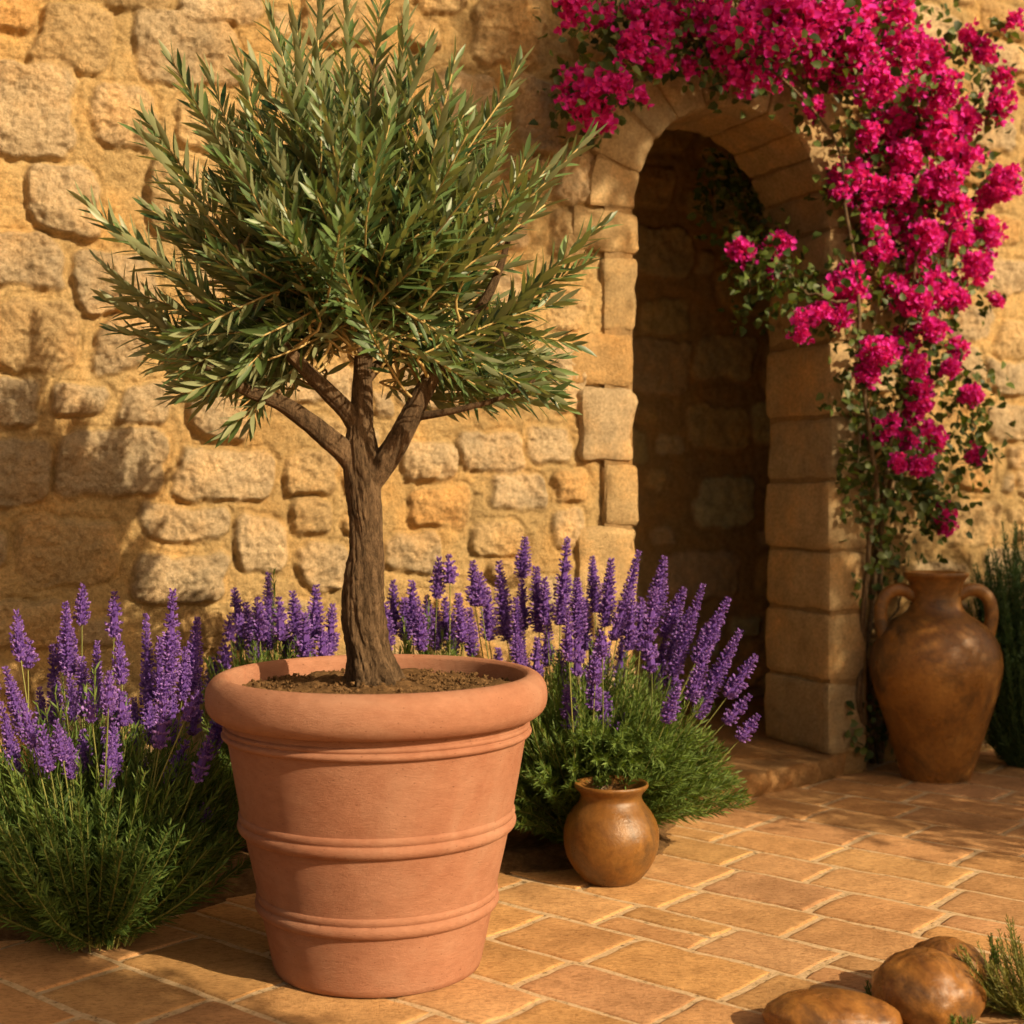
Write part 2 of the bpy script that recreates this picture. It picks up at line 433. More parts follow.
wall = empty('stone_wall', W0 + WU * UC, 'warm honey coloured rubble stone wall with an arched doorway', 'stone wall')
WLOC = np.array(wall.location)
def wall_panel(name, u0, u1, z0, z1, step, keep, nfun, mat, stones, seed=0.0):
    nu = int((u1 - u0) / step) + 1; nz = int((z1 - z0) / step) + 1
    U, Z = np.meshgrid(np.linspace(u0, u1, nu), np.linspace(z0, z1, nz), indexing='ij')
    H, tint = stone_height(U, Z, stones, seed)
    Nn = H + nfun(U)
    P = wpos(U.ravel(), Z.ravel(), Nn.ravel()) - WLOC
    Fq = grid_faces(nu, nz)
    cu = (U.ravel()[Fq].mean(1)); cz = Z.ravel()[Fq].mean(1)
    Fq = Fq[keep(cu, cz)]
    used = np.zeros(len(P), bool); used[Fq.ravel()] = True; mp = np.cumsum(used) - 1
    return mesh_np(name, P[used], mp[Fq], mat, wall, True, {'tint': tint.reshape(-1, 3)[used]})
def keep_wall(u, z):
    door = (np.abs(u - UC) < RA + .06) & (z < Z_SP)
    arch = np.hypot(u - UC, z - Z_SP) < RA + .06
    return ~(door | arch)
wall_panel('masonry_face', UW0, U_REC - .02, -.02, ZW1, .0066, keep_wall, lambda u: -.012 * sstep(U_L - .32, U_L - .24, u) * sstep(U_L + .1, U_L, u), MAT_WALL, stones)
wall_panel('masonry_face', U_REC - .04, UW1, -.02, ZW1, .0078, lambda u, z: np.hypot(u - UC, z - Z_SP) > RA + .06, lambda u: 0 * u - RECESS * sstep(U_REC - .04, U_REC + .0, u), MAT_WALL, stones)

def block(dims, mapf, res=.022, rnd=.018, nz=.006, seed=0.0, tint=(.5, .36, .19)):
    """rounded noisy box in local coords (0..dims) -> mapf(V) ; returns V,Q,tint"""
    d = np.asarray(dims, float); n = np.maximum((d / res).astype(int), 2) + 1
    Vs, Qs = [], []; base = 0
    for ax in range(3):
        a, b = [i for i in range(3) if i != ax]
        A, B = np.meshgrid(np.linspace(0, d[a], n[a]), np.linspace(0, d[b], n[b]), indexing='ij')
        for side in (0, 1):
            V = np.zeros(A.shape + (3,)); V[..., a] = A; V[..., b] = B; V[..., ax] = d[ax] * side
            f = grid_faces(n[a], n[b])
            flip = (side == 0) ^ (ax == 1)
            if flip: f = f[:, ::-1]
            Vs.append(V.reshape(-1, 3)); Qs.append(f + base); base += A.size
    V = np.concatenate(Vs); Q = np.concatenate(Qs)
    inner = np.clip(V, rnd, d - rnd); dl = V - inner; ln = np.linalg.norm(dl, axis=1, keepdims=True)
    N = np.where(ln > 1e-9, dl / np.maximum(ln, 1e-9), 0)
    V2 = inner + N * np.minimum(ln, rnd)
    s = seed * 3.7
    V2 = V2 + N * (nz * fbm(V[:, 0] * 9 + s, V[:, 1] * 9, V[:, 2] * 9 + s, 4, .6))[:, None]
    # broad bulge of the face
    m = np.prod(np.sin(np.pi * np.clip(V / d, .0001, .9999)) ** .0 , axis=1)
    t = np.asarray(tint)[None] * (1 + .10 * fbm(V[:, 0] * 6 + s, V[:, 1] * 6, V[:, 2] * 6, 2))[:, None]
    return mapf(V2), Q, t

rb = np.random.RandomState(21)
def btint(): 
    c = np.array((.62, .46, .26)) if rb.rand() < .6 else np.array((.58, .46, .29)); return c * (.88 + .22 * rb.rand())
DEP = .40
def jamb_map(u0, z0, n0, lean=0.0):
    return lambda V: wpos(u0 + V[:, 0], z0 + V[:, 2], n0 - V[:, 1]) - WLOC
# right pier: stacked quoins, each a full deep block
acc = Acc(); z = .092; k = 0
while z < Z_SP - .01:
    h = min([.285, .27, .24, .275, .25, .29, .26, .27, .26][k % 9], Z_SP - z)
    if Z_SP - (z + h) < .1: h = Z_SP - z
    j = rb.uniform(-.006, .008)
    V, Q, t = block((.20 + j * 2, DEP + .03, h - .008), jamb_map(U_R + j, z, .030 + rb.uniform(-.006, .006)), seed=k + 1, tint=btint(), rnd=.022)
    acc.add(V, Q, tint=t); z += h; k += 1
acc.build('doorway_pier', MAT_BLOCK, wall)
# left jamb: irregular alternating quoins
acc = Acc(); z = .0; k = 0
while z < Z_SP - .01:
    h = [.22, .27, .205, .29, .24, .265, .20, .28, .23, .25][k % 10]
    if Z_SP - (z + h) < .12: h = Z_SP - z
    wd = [.15, .27, .18, .25, .14, .22, .28][k % 7]
    V, Q, t = block((wd, DEP, h - .004), jamb_map(U_L - wd + rb.uniform(-.014, .012), z, .020 + rb.uniform(-.004, .006)), seed=k + 31, tint=tint_pick(rb), rnd=.030, nz=.011)
    acc.add(V, Q, tint=t); z += h; k += 1
acc.build('doorway_pier', MAT_BLOCK, wall)
# arch ring
acc = Acc(); nv = 10
ang = np.linspace(0, math.pi, nv + 1)
ang[1:-1] += np.array([rb.uniform(-.03, .03) for _ in range(nv - 1)])
for i in range(nv):
    a0, a1 = ang[i], ang[i + 1]; rout = RA + .20 + rb.uniform(-.02, .03)
    arc = (a1 - a0) * (RA + .1)
    L = arc - .003; th = rout - RA
    j = rb.uniform(-.006, .006); ns = .020 + rb.uniform(-.004, .005)
    def mp(V, a0=a0, arc=arc, j=j, ns=ns):
        a = a0 + (V[:, 0] + .0035) / (RA + .1); r = RA + j + V[:, 2]
        return wpos(UC + r * np.cos(a), Z_SP + r * np.sin(a), ns - V[:, 1]) - WLOC
    V, Q, t = block((L, DEP + .02, th), mp, seed=i + 71, tint=btint(), rnd=.02, nz=.007)
    acc.add(V, Q[:, ::-1], tint=t)
acc.build('arch_ring', MAT_BLOCK, wall)
# dark mortar core behind the ring and piers (keeps the joints closed)
acc = Acc()
def core_box(u0, u1, z0, z1, n0, n1):
    c = np.array([(u, z, n) for u in (u0, u1) for z in (z0, z1) for n in (n0, n1)])
    V = wpos(c[:, 0], c[:, 1], c[:, 2]) - WLOC
    Q = np.array([(0, 1, 3, 2), (4, 6, 7, 5), (0, 4, 5, 1), (2, 3, 7, 6), (0, 2, 6, 4), (1, 5, 7, 3)])
    acc.add(V, Q, tint=np.tile(np.array((.42, .29, .15)), (8, 1)))
core_box(U_R + .012, U_R + .185, .02, Z_SP, -DEP + .02, .018)
core_box(U_L - .13, U_L - .016, .0, Z_SP, -DEP + .02, .009)
na = 40; aa = np.linspace(0, math.pi, na)
for (ra, rb_, n0, n1) in ((RA + .012, RA + .19, -DEP + .02, .012),):
    pts = []
    for a in aa:
        for r_ in (ra, rb_):
            for n_ in (n0, n1): pts.append((UC + r_ * math.cos(a), Z_SP + r_ * math.sin(a), n_))
    pts = np.array(pts); V = wpos(pts[:, 0], pts[:, 1], pts[:, 2]) - WLOC
    Q = []
    for i in range(na - 1):
        b = i * 4; c = b + 4
        Q += [(b, b + 1, c + 1, c), (b + 2, c + 2, c + 3, b + 3), (b, c, c + 2, b + 2), (b + 1, b + 3, c + 3, c + 1)]
    acc.add(V, np.array(Q), tint=np.tile(np.array((.42, .29, .15)), (len(V), 1)))
# body of the wall behind the faces: top, back, room shell
core_box(UW0, U_L - .12, -.05, ZW1 - .01, -DEP, -.06)
core_box(U_REC - .03, UW1, -.05, ZW1 - .01, -DEP - RECESS, -.06 - RECESS)
core_box(U_L - .13, U_REC, Z_SP + RA + .17, ZW1 - .01, -DEP, -.06)
acc.build('wall_core', MAT_BLOCK, wall, smooth=False)
# spandrels back side
acc = Acc()
# dim room behind the arch
RM0, RM1, RD = U_L - .9, U_R + 1.35, 1.0
bst = pack_stones([], RM0, RM1, .0, 3.1, [(.3, .44, .2, .28, 400), (.2, .3, .14, .2, 1500), (.1, .2, .08, .14, 2000)], 0, 15, .012)
bst = [b[:5] + (np.minimum(b[5] * 1.5, .8),) for b in bst]  # stone tints lifted to stand in for light missing in the room
room = wall_panel('inner_wall', RM0, RM1, -.02, 3.1, .014, lambda u, z: u == u, lambda u: 0 * u - DEP - RD, MAT_WALL, bst, 3.3)
core_box(RM0 - .1, RM0, -.05, 3.1, -DEP - RD - .1, -DEP - .002)
core_box(RM1, RM1 + .1, -.05, 3.1, -DEP - RD - .1, -DEP - RECESS - .002)
core_box(RM0 - .1, RM1 + .1, 3.1, 3.2, -DEP - RD - .12, -DEP - .002)
core_box(RM0 - .1, RM1 + .1, -.05, 3.1, -DEP - RD - .2, -DEP - RD - .08)
acc.build('room_shell', MAT_BLOCK, wall, smooth=False)

# ------------------------------------------------------------------ ground
def sheet(name, x0, x1, y0, y1, z, mat, sub=1, zf=None, kind='structure'):
    X, Y = np.meshgrid(np.linspace(x0, x1, sub + 1), np.linspace(y0, y1, sub + 1), indexing='ij')
    Z = z + (zf(X, Y) if zf else 0 * X)
    o = mesh_np(name, np.stack([X, Y, Z], -1).reshape(-1, 3), grid_faces(sub + 1, sub + 1), mat, attrs={'tint': np.tile(np.array((.4, .27, .14)), (X.size, 1))})
    return tag(o, kind=kind)
sheet('ground', -60, 60, -60, 60, -.03, MAT_SOIL)
sheet('mortar_bed', -4.2, 5.0, -1.5, 8.0, +.0022, MAT_GROUT, 460, lambda X, Y: .0016 * fbm(X * 9, Y * 9, 2, 3))

def paving():
    acc = Acc(); r = np.random.RandomState(12)
    A = R(-40); du = np.array((math.cos(A), math.sin(A))); dv = np.array((-math.sin(A), math.cos(A)))
    # v of the long joints measured in the photograph ~2.49+k*.24
    v = -3.0; 
    while v < 7.5:
        rh = r.uniform(.215, .255); u = -6.5 + r.uniform(0, .3)
        while u < 5.5:
            L = r.uniform(.27, .43); cx, cy = u + L / 2, v + rh / 2
            p = du * cx + dv * cy
            parts = [(u, v, L, rh)]
            if r.rand() < .13: parts = [(u, v, L, rh * .5), (u, v + rh * .5, L, rh * .5)]
            for (pu, pv, pl, ph) in parts:
                c = du * (pu + pl / 2) + dv * (pv + ph / 2)
                near = (-2.2 < c[0] < 3.4) and (1.8 < c[1] < 6.3)
                if not (-4.1 < c[0] < 4.9 and -1.4 < c[1] < 7.6): continue
                if np.dot(np.array((c[0], c[1], 0)) - W0, WN) < -.10: continue
                g = r.uniform(.0075, .0115)
                nx, ny = (20, 14) if near else (6, 5)
                rim = .007
                s = np.concatenate([[0, rim * .35], np.linspace(rim, 1, nx)[0:1] * 0 + rim, np.linspace(0, 1, nx)[1:-1] * (pl - 2 * g - 2 * rim) + rim, [pl - 2 * g - rim, pl - 2 * g - rim * .35, pl - 2 * g]])
                t_ = np.concatenate([[0, rim * .35], [rim], np.linspace(0, 1, ny)[1:-1] * (ph - 2 * g - 2 * rim) + rim, [ph - 2 * g - rim, ph - 2 * g - rim * .35, ph - 2 * g]])
                X, Y = np.meshgrid(s, t_, indexing='ij')
                bx = np.minimum(X, pl - 2 * g - X); by = np.minimum(Y, ph - 2 * g - Y)
                e = np.minimum(bx, by); h = np.where(e <= 0, -.010, np.where(e < rim * .7, -.0014, 0.0))
                # corner wear
                cr = sstep(.030, .0, np.hypot(bx, by)); h = h - .0015 * cr
                gx = pu + g + X; gy = pv + g + Y
                wob = .0045 * fbm(gx * 11, gy * 11, 4, 3); wob2 = .0045 * fbm(gx * 11 + 50, gy * 11, 4, 3)
                gx = gx + wob; gy = gy + wob2
                W = du[None, None] * gx[..., None] + dv[None, None] * gy[..., None]
                tilt = r.uniform(-.003, .003, 2); zz = .0066 + r.uniform(-.0008, .0008) + h + (X - pl / 2) * tilt[0] + (Y - ph / 2) * tilt[1]
                zz = zz + .0014 * fbm(W[..., 0] * 14, W[..., 1] * 14, 1, 3) * (h > -.005)
                V = np.dstack([W, zz]).reshape(-1, 3)
                base = np.array((.56, .325, .140)) if r.rand() < .7 else np.array((.54, .31, .145))
                tint = base * r.uniform(.90, 1.08) * np.array((1, r.uniform(.96, 1.03), r.uniform(.90, 1.08)))
                acc.add(V, grid_faces(len(s), len(t_)), tint=np.tile(tint, (len(V), 1)))
            u += L
        v += rh
    o = acc.build('paving', MAT_TILE); tag(o, kind='structure')
paving()

# planting bed along the wall
def bed():
    edge = np.array([(-4.2, 2.3), (-2.2, 3.05), (-1.35, 3.40), (-.95, 3.62), (-.55, 3.95), (-.1, 4.03), (.35, 4.16), (.52, 4.5), (.60, 4.9), (.62, 5.15)])
    n = 240; E = catmull(np.c_[edge, np.zeros(len(edge))], n)[:, :2]
    E += np.c_[.018 * fbm(np.arange(n) * .16, np.zeros(n), 1, 3), .018 * fbm(np.arange(n) * .16, np.zeros(n) + 9, 1, 3)]
    m = 60
    uu = (E - W0[:2]) @ WU[:2]; back = W0[:2][None] + uu[:, None] * WU[:2][None] + .0 * WN[:2]
    s = np.linspace(0, 1, m)
    P = E[:, None] * (1 - s[None, :, None]) + back[:, None] * s[None, :, None]
    z = .006 + .03 * sstep(0, .2, s)[None] + .010 * fbm(P[..., 0] * 14, P[..., 1] * 14, 1, 4) ; z[:, 0] = -.008
    V = np.dstack([P, z]).reshape(-1, 3)
    tag(mesh_np('garden_bed', V, grid_faces(n, m), MAT_SOIL), kind='structure')
    # crumbs and little stones on the bed are part of it
bed()

# doorstep
def doorstep():
    root = empty('doorstep', (.85, 5.2, 0), 'worn stone doorstep below the arched doorway', 'doorstep')
    L = np.array(root.location)
    n = 110; m = 60
    front = catmull(np.array([(.46, 4.86, 0), (.62, 4.92, 0), (.80, 5.03, 0), (1.0, 5.19, 0), (1.19, 5.355, 0), (1.30, 5.47, 0)]), n)
    back = front[:, :2] * 0
    inn = np.linspace(RM0 + .3, RM1 - .2, n)
    bk = wpos(inn, np.zeros(n), np.full(n, -DEP - RD - .02))[:, :2]
    s = np.linspace(0, 1, m) ** 1.8
    P = front[:, None, :2] * (1 - s[None, :, None]) + bk[:, None] * s[None, :, None]
    zt = .090 + .006 * fbm(P[..., 0] * 7, P[..., 1] * 7, 3, 4)
    top = np.dstack([P, zt])
    # front face with a rounded nose, several rows
    rows = []
    dn = np.array((.64, -.77))
    for k, (o, z) in enumerate([(-.012, -.01), (.004, .02), (.010, .045), (.006, .070), (.0, .084)]):
        q = front[:, :2] + dn[None] * (o + .012 * fbm(np.arange(n) * .22, np.full(n, k * .8), 2, 3))[:, None]
        rows.append(np.c_[q, np.full(n, z)])
    Vf = np.concatenate([np.stack(rows, 1), top], 1)
    V = Vf.reshape(-1, 3) - L
    mesh_np('slab', V, grid_faces(n, Vf.shape[1]), MAT_BLOCK, root, attrs={'tint': np.tile(np.array((.46, .28, .135)), (len(V), 1)) * (1 + .15 * fbm(V[:, 0] * 5, V[:, 1] * 5, 2, 3))[:, None]})
doorstep()

def rock(name, c, semi, label, cat, mat=MAT_ROCK, seed=1, nz=.12, rot=0, group=None, flat=.0, fiss=0.0, tint=None, n=72):
    a = np.linspace(0, 2 * np.pi, n, endpoint=False); b = np.linspace(0, np.pi, n // 2)
    A, B = np.meshgrid(a, b, indexing='ij')
    D = np.stack([np.cos(A) * np.sin(B), np.sin(A) * np.sin(B), np.cos(B)], -1)
    r = 1 + .007 * fbm(D[..., 0] * 5 + seed, D[..., 1] * 5, D[..., 2] * 8, 4) + nz * fbm(D[..., 0] * 1.6 + seed, D[..., 1] * 1.6, D[..., 2] * 1.6 + seed, 2) + .02 * fbm(D[..., 0] * 9 + seed, D[..., 1] * 9, D[..., 2] * 9, 4)
    if fiss:
        q = np.abs(D[..., 0] * .8 - D[..., 1] * .25 - .38 + .1 * fbm(D[..., 1] * 3, D[..., 2] * 3, seed, 2)); r = r - fiss * np.exp(-(q / .05) ** 2)
    V = D * r[..., None] * np.asarray(semi); ca, sa = math.cos(rot), math.sin(rot)
    V = np.stack([V[..., 0] * ca - V[..., 1] * sa, V[..., 0] * sa + V[..., 1] * ca, V[..., 2]], -1).reshape(-1, 3)
    zb = -c[2] - .004
    V[:, 2] = np.maximum(V[:, 2], zb)
    at_ = {'tint': np.tile(np.array(tint), (len(V), 1))} if tint else None
    o = mesh_np(name, V, grid_faces(n, n // 2, wrap_u=True)[:, ::-1], mat, attrs=at_, loc=c)
    return tag(o, label, cat, group)
rock('boulder', (.655, 2.87, .040), (.137, .088, .052), 'low flat oval brown boulder at the front edge of the paving', 'boulder', seed=2.3, nz=.05, rot=R(-8))
rock('boulder', (.885, 2.985, .050), (.118, .11, .088), 'large round brown boulder beside the green herb tuft', 'boulder', seed=5.1, nz=.06, fiss=.05)
rock('boulder', (.950, 3.075, .045), (.098, .09, .088), 'brown boulder half hidden behind the large round one', 'boulder', seed=9.4, nz=.06)
for i, (px, Yd, sx, lab) in enumerate([(718, 5.03, .062, 'small pale edging stone at the corner of the doorstep'), (664, 4.98, .05, 'small edging stone under the lavender by the doorstep')]):
    rock('edging_stone', ((px - 512) / F * Yd, Yd, .028), (sx, .045, .045), lab, 'stone', mat=MAT_BLOCK, seed=3 + i * 4, nz=.12, rot=R(35), tint=(.50, .30, .13), n=40)

# ------------------------------------------------------------------ big pot
POT = np.array((-.316, 3.3, .004))
def build_pot():
    root = empty('terracotta_pot', POT, 'large ribbed terracotta pot holding the olive tree', 'plant pot')
    body = [(.0, .0), (.225, .0), (.241, .006), (.2455, .02), (.262, .10), (.2775, .18), (.298, .27), (.317, .36), (.333, .45), (.347, .53), (.352, .56), (.356, .60), (.35, .63), (.33, .63), (.318, .56), (.30, .45), (.26, .2), (.22, .03), (0, .03)]
    V, Q = lathe(body, 160)
    n = 1 + 0 * V[:, 0]
    mesh_np('body', V, Q, MAT_POT, root)
    # rolled rim
    pts = [(.352, .592), (.366, .588), (.382, .594), (.395, .610), (.3995, .632), (.397, .655), (.388, .673), (.374, .684), (.360, .687), (.350, .683), (.344, .672), (.338, .62), (.330, .56)]
    p = smooth_prof(pts, 60); V, Q = lathe(p, 160); mesh_np('rim', V, Q, MAT_POT, root)
    def band(z, r, h, double=True):
        sl_ = .17  # slope of the wall
        P = []
        for t in np.linspace(-1, 1, 41):
            if double:
                b = .62 * max(0, 1 - ((t - .42) / .55) ** 2) ** .5 + 1.0 * max(0, 1 - ((t + .35) / .62) ** 2) ** .5
                b = max(.62 * max(0, 1 - ((t - .52) / .46) ** 2) ** .5, 1.0 * max(0, 1 - ((t + .34) / .62) ** 2) ** .5)
            else: b = max(0, 1 - t * t) ** .5
            P.append((r + t * h * sl_ - .004 + .0165 * b, z + t * h))
        V, Q = lathe(P, 160); o = mesh_np('band', V, Q, MAT_POT, root); return o
    band(.556, .351, .017); band(.348, .315, .026); band(.165, .2745, .026)
    # soil
    a = 120; m = 44
    A, Rr = np.meshgrid(np.linspace(0, 2 * np.pi, a, endpoint=False), np.linspace(0, .336, m), indexing='ij')
    X = Rr * np.cos(A); Y = Rr * np.sin(A)
    Z = .648 + .020 * sstep(.20, .03, Rr) - .006 * sstep(.3, .34, Rr) + .012 * fbm(X * 18, Y * 18, 3, 5, .65)
    o = mesh_np('potting_soil', np.stack([X, Y, Z], -1).reshape(-1, 3), grid_faces(a, m, wrap_u=True), MAT_POTSOIL, loc=POT)
    tag(o, 'dark crumbly soil filling the big terracotta pot', 'soil', kind='stuff')
    # crumbs joined to the soil
    r = np.random.RandomState(4); acc = Acc()
    tv = np.array([(1, 0, 0), (0, 1, 0), (-1, 0, 0), (0, -1, 0), (0, 0, 1), (0, 0, -1)], float)
    tf = np.array([(0, 1, 4), (1, 2, 4), (2, 3, 4), (3, 0, 4), (1, 0, 5), (2, 1, 5), (3, 2, 5), (0, 3, 5)])
    N = 1500; rr_ = .33 * np.sqrt(r.rand(N)); aa = r.rand(N) * 6.283; s = r.uniform(.002, .0105, N) * r.uniform(.4, 1, N)
    Pn = np.c_[rr_ * np.cos(aa), rr_ * np.sin(aa), .652 + .018 * sstep(.2, .03, rr_) + 0 * rr_]
    V = instances(tv, Pn, norm(r.randn(N, 3)), norm(r.randn(N, 3)), s, s * .8)
    acc.add(V, T=rep_faces(tf, 6, N))
    c = acc.build('soil_crumbs', MAT_POTSOIL, o, smooth=False); c['kind'] = 'stuff'
build_pot()

# ------------------------------------------------------------------ olive tree
def lance_leaf(fold=.25, bend=.10, nseg=4, wide=.42):
    """leaf template along +x length 1, half width .5 (scaled by wd); returns verts, quads, rib"""
    xs = np.linspace(0, 1, nseg + 1); V = []; rib = []
    for i, x in enumerate(xs):
        w_ = (math.sin(math.pi * min(max(x, .02), .985) ** (.85)) ** .8) * .5
        if i == nseg: w_ = .02
        if i == 0: w_ = .06
        zc = 0
        V += [(x, -w_, fold * w_), (x, 0, 0), (x, w_, fold * w_)]; rib += [0, 1, 0]
    V = np.array(V); V[:, 2] += 0
    Q = []
    for i in range(nseg):
        b = i * 3; Q += [(b, b + 3, b + 4, b + 1), (b + 1, b + 4, b + 5, b + 2)]
    return V, np.array(Q), np.array(rib, float)

def add_leaves(acc, pos, dirv, up, ln, wd, tv, tq, bend, tone, rib=None):
    """leaves with a droop / curl: bend in units of length"""
    n = len(pos); k = len(tv)
    V = instances(tv, pos, dirv, up, ln, wd).reshape(n, k, 3)
    d = norm(dirv); s = norm(np.cross(up, d)); u = np.cross(d, s)
    V = V + (tv[None, :, 0] ** 2 * (bend * ln)[:, None])[..., None] * u[:, None, :]
    kw = dict(tone=np.repeat(tone, k))
    if rib is not None: kw['rib'] = np.tile(rib, n)
    acc.add(V.reshape(-1, 3), rep_faces(tq, k, n), **kw)

def olive():
    root = empty('olive_tree', (POT[0], POT[1], .65), 'small olive tree with a single trunk growing in the terracotta pot', 'tree')
    L = np.array(root.location); Y0 = 3.3; r = np.random.RandomState(42)
    def barkdisp(seed, k=.10, n=5):
        def f(t, a, P):
            z = P[:, 2][:, None] * 1.0
            tw = a + z * 3.0
            return 1 + k * fbm(np.cos(tw) * 2.2 + seed, np.sin(tw) * 2.2, z * 7 + seed, 3) + .04 * fbm(np.cos(tw) * 7 + seed, np.sin(tw) * 7, z * 14, 3) - .06 * (1 - np.abs(fbm(np.cos(tw) * 4 + seed, np.sin(tw) * 4, z * 16, 3))) ** 3
        return f
    def T(name, pts, rad, seg=28, n=60, parent=root, seed=0.0, k=.08, cap=True):
        P = catmull(np.array([at(a, b, Y0 + dy) for (a, b, dy) in pts]), n) - L
        rd = np.interp(np.linspace(0, 1, n), np.linspace(0, 1, len(rad)), rad) / 424.0
        V, Q, Tr = tube(P, rd, seg, barkdisp(seed, k), cap)
        acc = Acc(); acc.add(V, Q, Tr); return acc.build(name, MAT_BARK, parent), P + L
    # trunk
    pts = [(376, 700, 0), (374, 685, 0), (370, 655, 0), (365, 625, 0), (363.5, 595, 0), (366, 565, 0), (366, 530, 0), (364, 491, 0), (362, 460, 0), (361, 430, 0), (361.5, 419, 0), (363, 366, 0), (366, 320, .0), (368, 270, .01), (362, 220, .02)]
    rad = [40, 30, 22, 21.5, 21.5, 18.5, 16.5, 18, 19, 14, 12, 9.5, 8, 6, 3.5]
    P = catmull(np.array([at(a, b, Y0 + dy) for (a, b, dy) in pts]), 420) - L
    rd = np.interp(np.linspace(0, 1, 420), np.linspace(0, 1, len(rad)), rad) / 424.0
    knots = [(.14, 3.4, .12), (.20, 2.2, .12), (.28, .3, .10), (.33, 4.6, .11), (.42, 1.2, .08), (.47, 5.4, .10)]
    def disp(t, a, P_):
        z = P_[:, 2][:, None]; fl = sstep(.16, -.02, z)
        tw = a + z * 2.6
        kn = 0
        for (kz, ka, kh) in knots:
            dd = np.hypot((z - kz) / .022, np.angle(np.exp(1j * (a - ka))) / .5); kn = kn + kh * 1.6 * (np.exp(-dd ** 2) - .9 * np.exp(-(dd / .4) ** 2))
        return 1 + kn + .07 * fbm(np.cos(tw) * 2 + 1, np.sin(tw) * 2, z * 5, 3) + .05 * fbm(np.cos(tw) * 6, np.sin(tw) * 6, z * 9, 3) - .075 * (1 - np.abs(fbm(np.cos(tw) * 4.5 + 3, np.sin(tw) * 4.5, z * 13, 3, .6))) ** 3 + .02 * fbm(np.cos(tw) * 20, np.sin(tw) * 20, z * 60, 2) + fl * (.30 * np.cos(5 * a + .6 + z * 9) * .6 + .12 * np.cos(3 * a))
    V, Q, Tr = tube(P, rd, 120, disp); acc = Acc(); acc.add(V, Q, Tr); acc.build('trunk', MAT_BARK, root)
    nodes = [P[i] + L for i in range(284, 420, 15)]
    specs = [([(362, 478, 0), (347, 455, -.01), (328, 438, -.03), (306, 420, -.05), (279, 402, -.08), (250, 392, -.10), (215, 372, -.13), (185, 350, -.15)], [12, 12, 11.5, 10, 8, 6.5, 4.5, 2.5]),
             ([(362, 440, 0), (350, 415, -.01), (325, 389, -.05), (302, 366, -.08), (275, 335, -.10), (250, 290, -.12), (240, 240, -.12)], [9, 9.5, 8.5, 7, 6, 4, 2.5]),
             ([(364, 488, 0), (384, 462, -.01), (398, 440, -.02), (411, 415, -.02), (428, 383, -.01), (445, 358, 0), (470, 325, .02), (495, 280, .03), (510, 235, .04)], [13, 13, 12, 11, 9, 7.5, 6, 4.5, 2.5]),
             ([(419, 416, -.02), (440, 413, -.04), (465, 408, -.06), (500, 398, -.08), (535, 380, -.08)], [4.5, 3.8, 3.2, 2.4, 1.5]),
             ([(364, 380, 0), (378, 366, .03), (400, 352, .07), (425, 320, .12), (440, 270, .16)], [7, 6, 5, 4, 2]),
             ([(365, 350, 0), (350, 320, .06), (330, 280, .14), (315, 230, .2), (300, 180, .22)], [7, 6, 5, 4, 2]),
             ([(366, 335, 0), (380, 300, .05), (405, 255, .12), (430, 200, .17), (440, 150, .18)], [6, 5.5, 4.5, 3.5, 2]),
             ([(366, 325, 0), (350, 290, -.06), (335, 245, -.14), (330, 190, -.18), (330, 130, -.18)], [6, 5, 4.5, 3.5, 2]),
             ([(366, 300, 0), (362, 250, -.02), (360, 190, -.03), (370, 120, -.02), (378, 60, 0)], [6, 5, 4, 3, 2]),
             ([(300, 364, -.08), (270, 345, -.0), (230, 320, .08), (200, 280, .12)], [5, 4, 3, 2]),
             ([(440, 362, 0), (470, 350, .08), (510, 330, .13), (535, 290, .15)], [5, 4, 3, 2])]
    for i, (p, rd_) in enumerate(specs):
        _, PP = T('branch', p, rd_, 56 if i < 3 else 20, 40 if i > 2 else 160, seed=i * 3.1, k=.07)
        nodes += [PP[int(j * (len(PP) - 1) / 39)] for j in range(14, 40, 3)]
    nodes = np.array(nodes)
    # leafy shoots
    C = at(348, 225, Y0)
    tips = []
    for (a, b) in [(85,203),(100,262),(114,330),(128,290),(140,132),(146,118),(173,62),(190,95),(240,60),(268,10),(296,20),(322,-15),(345,-5),(384,-25),(428,45),(405,20),(470,105),(522,60),(505,95),(550,165),(588,138),(602,225),(590,262),(578,345),(556,372),(500,405),(225,432),(172,398),(250,425),(120,230),(210,75),(545,205),(455,60),(160,185),(105,300),(150,350),(565,300)]:
        tips.append((at(a, b, Y0 + r.uniform(-.16, .12)), 1.0))
    n = 0
    while n < 250:
        d = norm(r.randn(3)); 
        if d[2] < -.42: continue
        rad_ = r.uniform(.55, .88) if n > 110 else r.uniform(.35, .7)
        q = C + d * np.array((.50, .46, .50)) * rad_ * (1 + .10 * math.sin(4 * math.atan2(d[2], d[0]) + 1))
        px = 512 + q[0] / q[1] * F; py = HZ + (CH - q[2]) / q[1] * F
        if py > 400: continue
        if abs(px - 365) < 60 and py > 372 and d[1] < 0: continue
        if np.min(np.linalg.norm(nodes - q, axis=1)) > .42: continue
        if abs(px - 368) < 75 and py > 318: continue
        tips.append((q, .8)); n += 1
    n = 0
    while n < 58:
        px, py = r.uniform(150, 570), r.uniform(335, 412)
        yy = Y0 + r.uniform(-.30, .36)
        if abs(px - 372) < 85: continue
        if py > 385 and abs(px - 372) < 95: continue
        tips.append((at(px, py, yy), .8)); n += 1
    tw = Acc(); lf = Acc(); tv, tq, rib = lance_leaf()
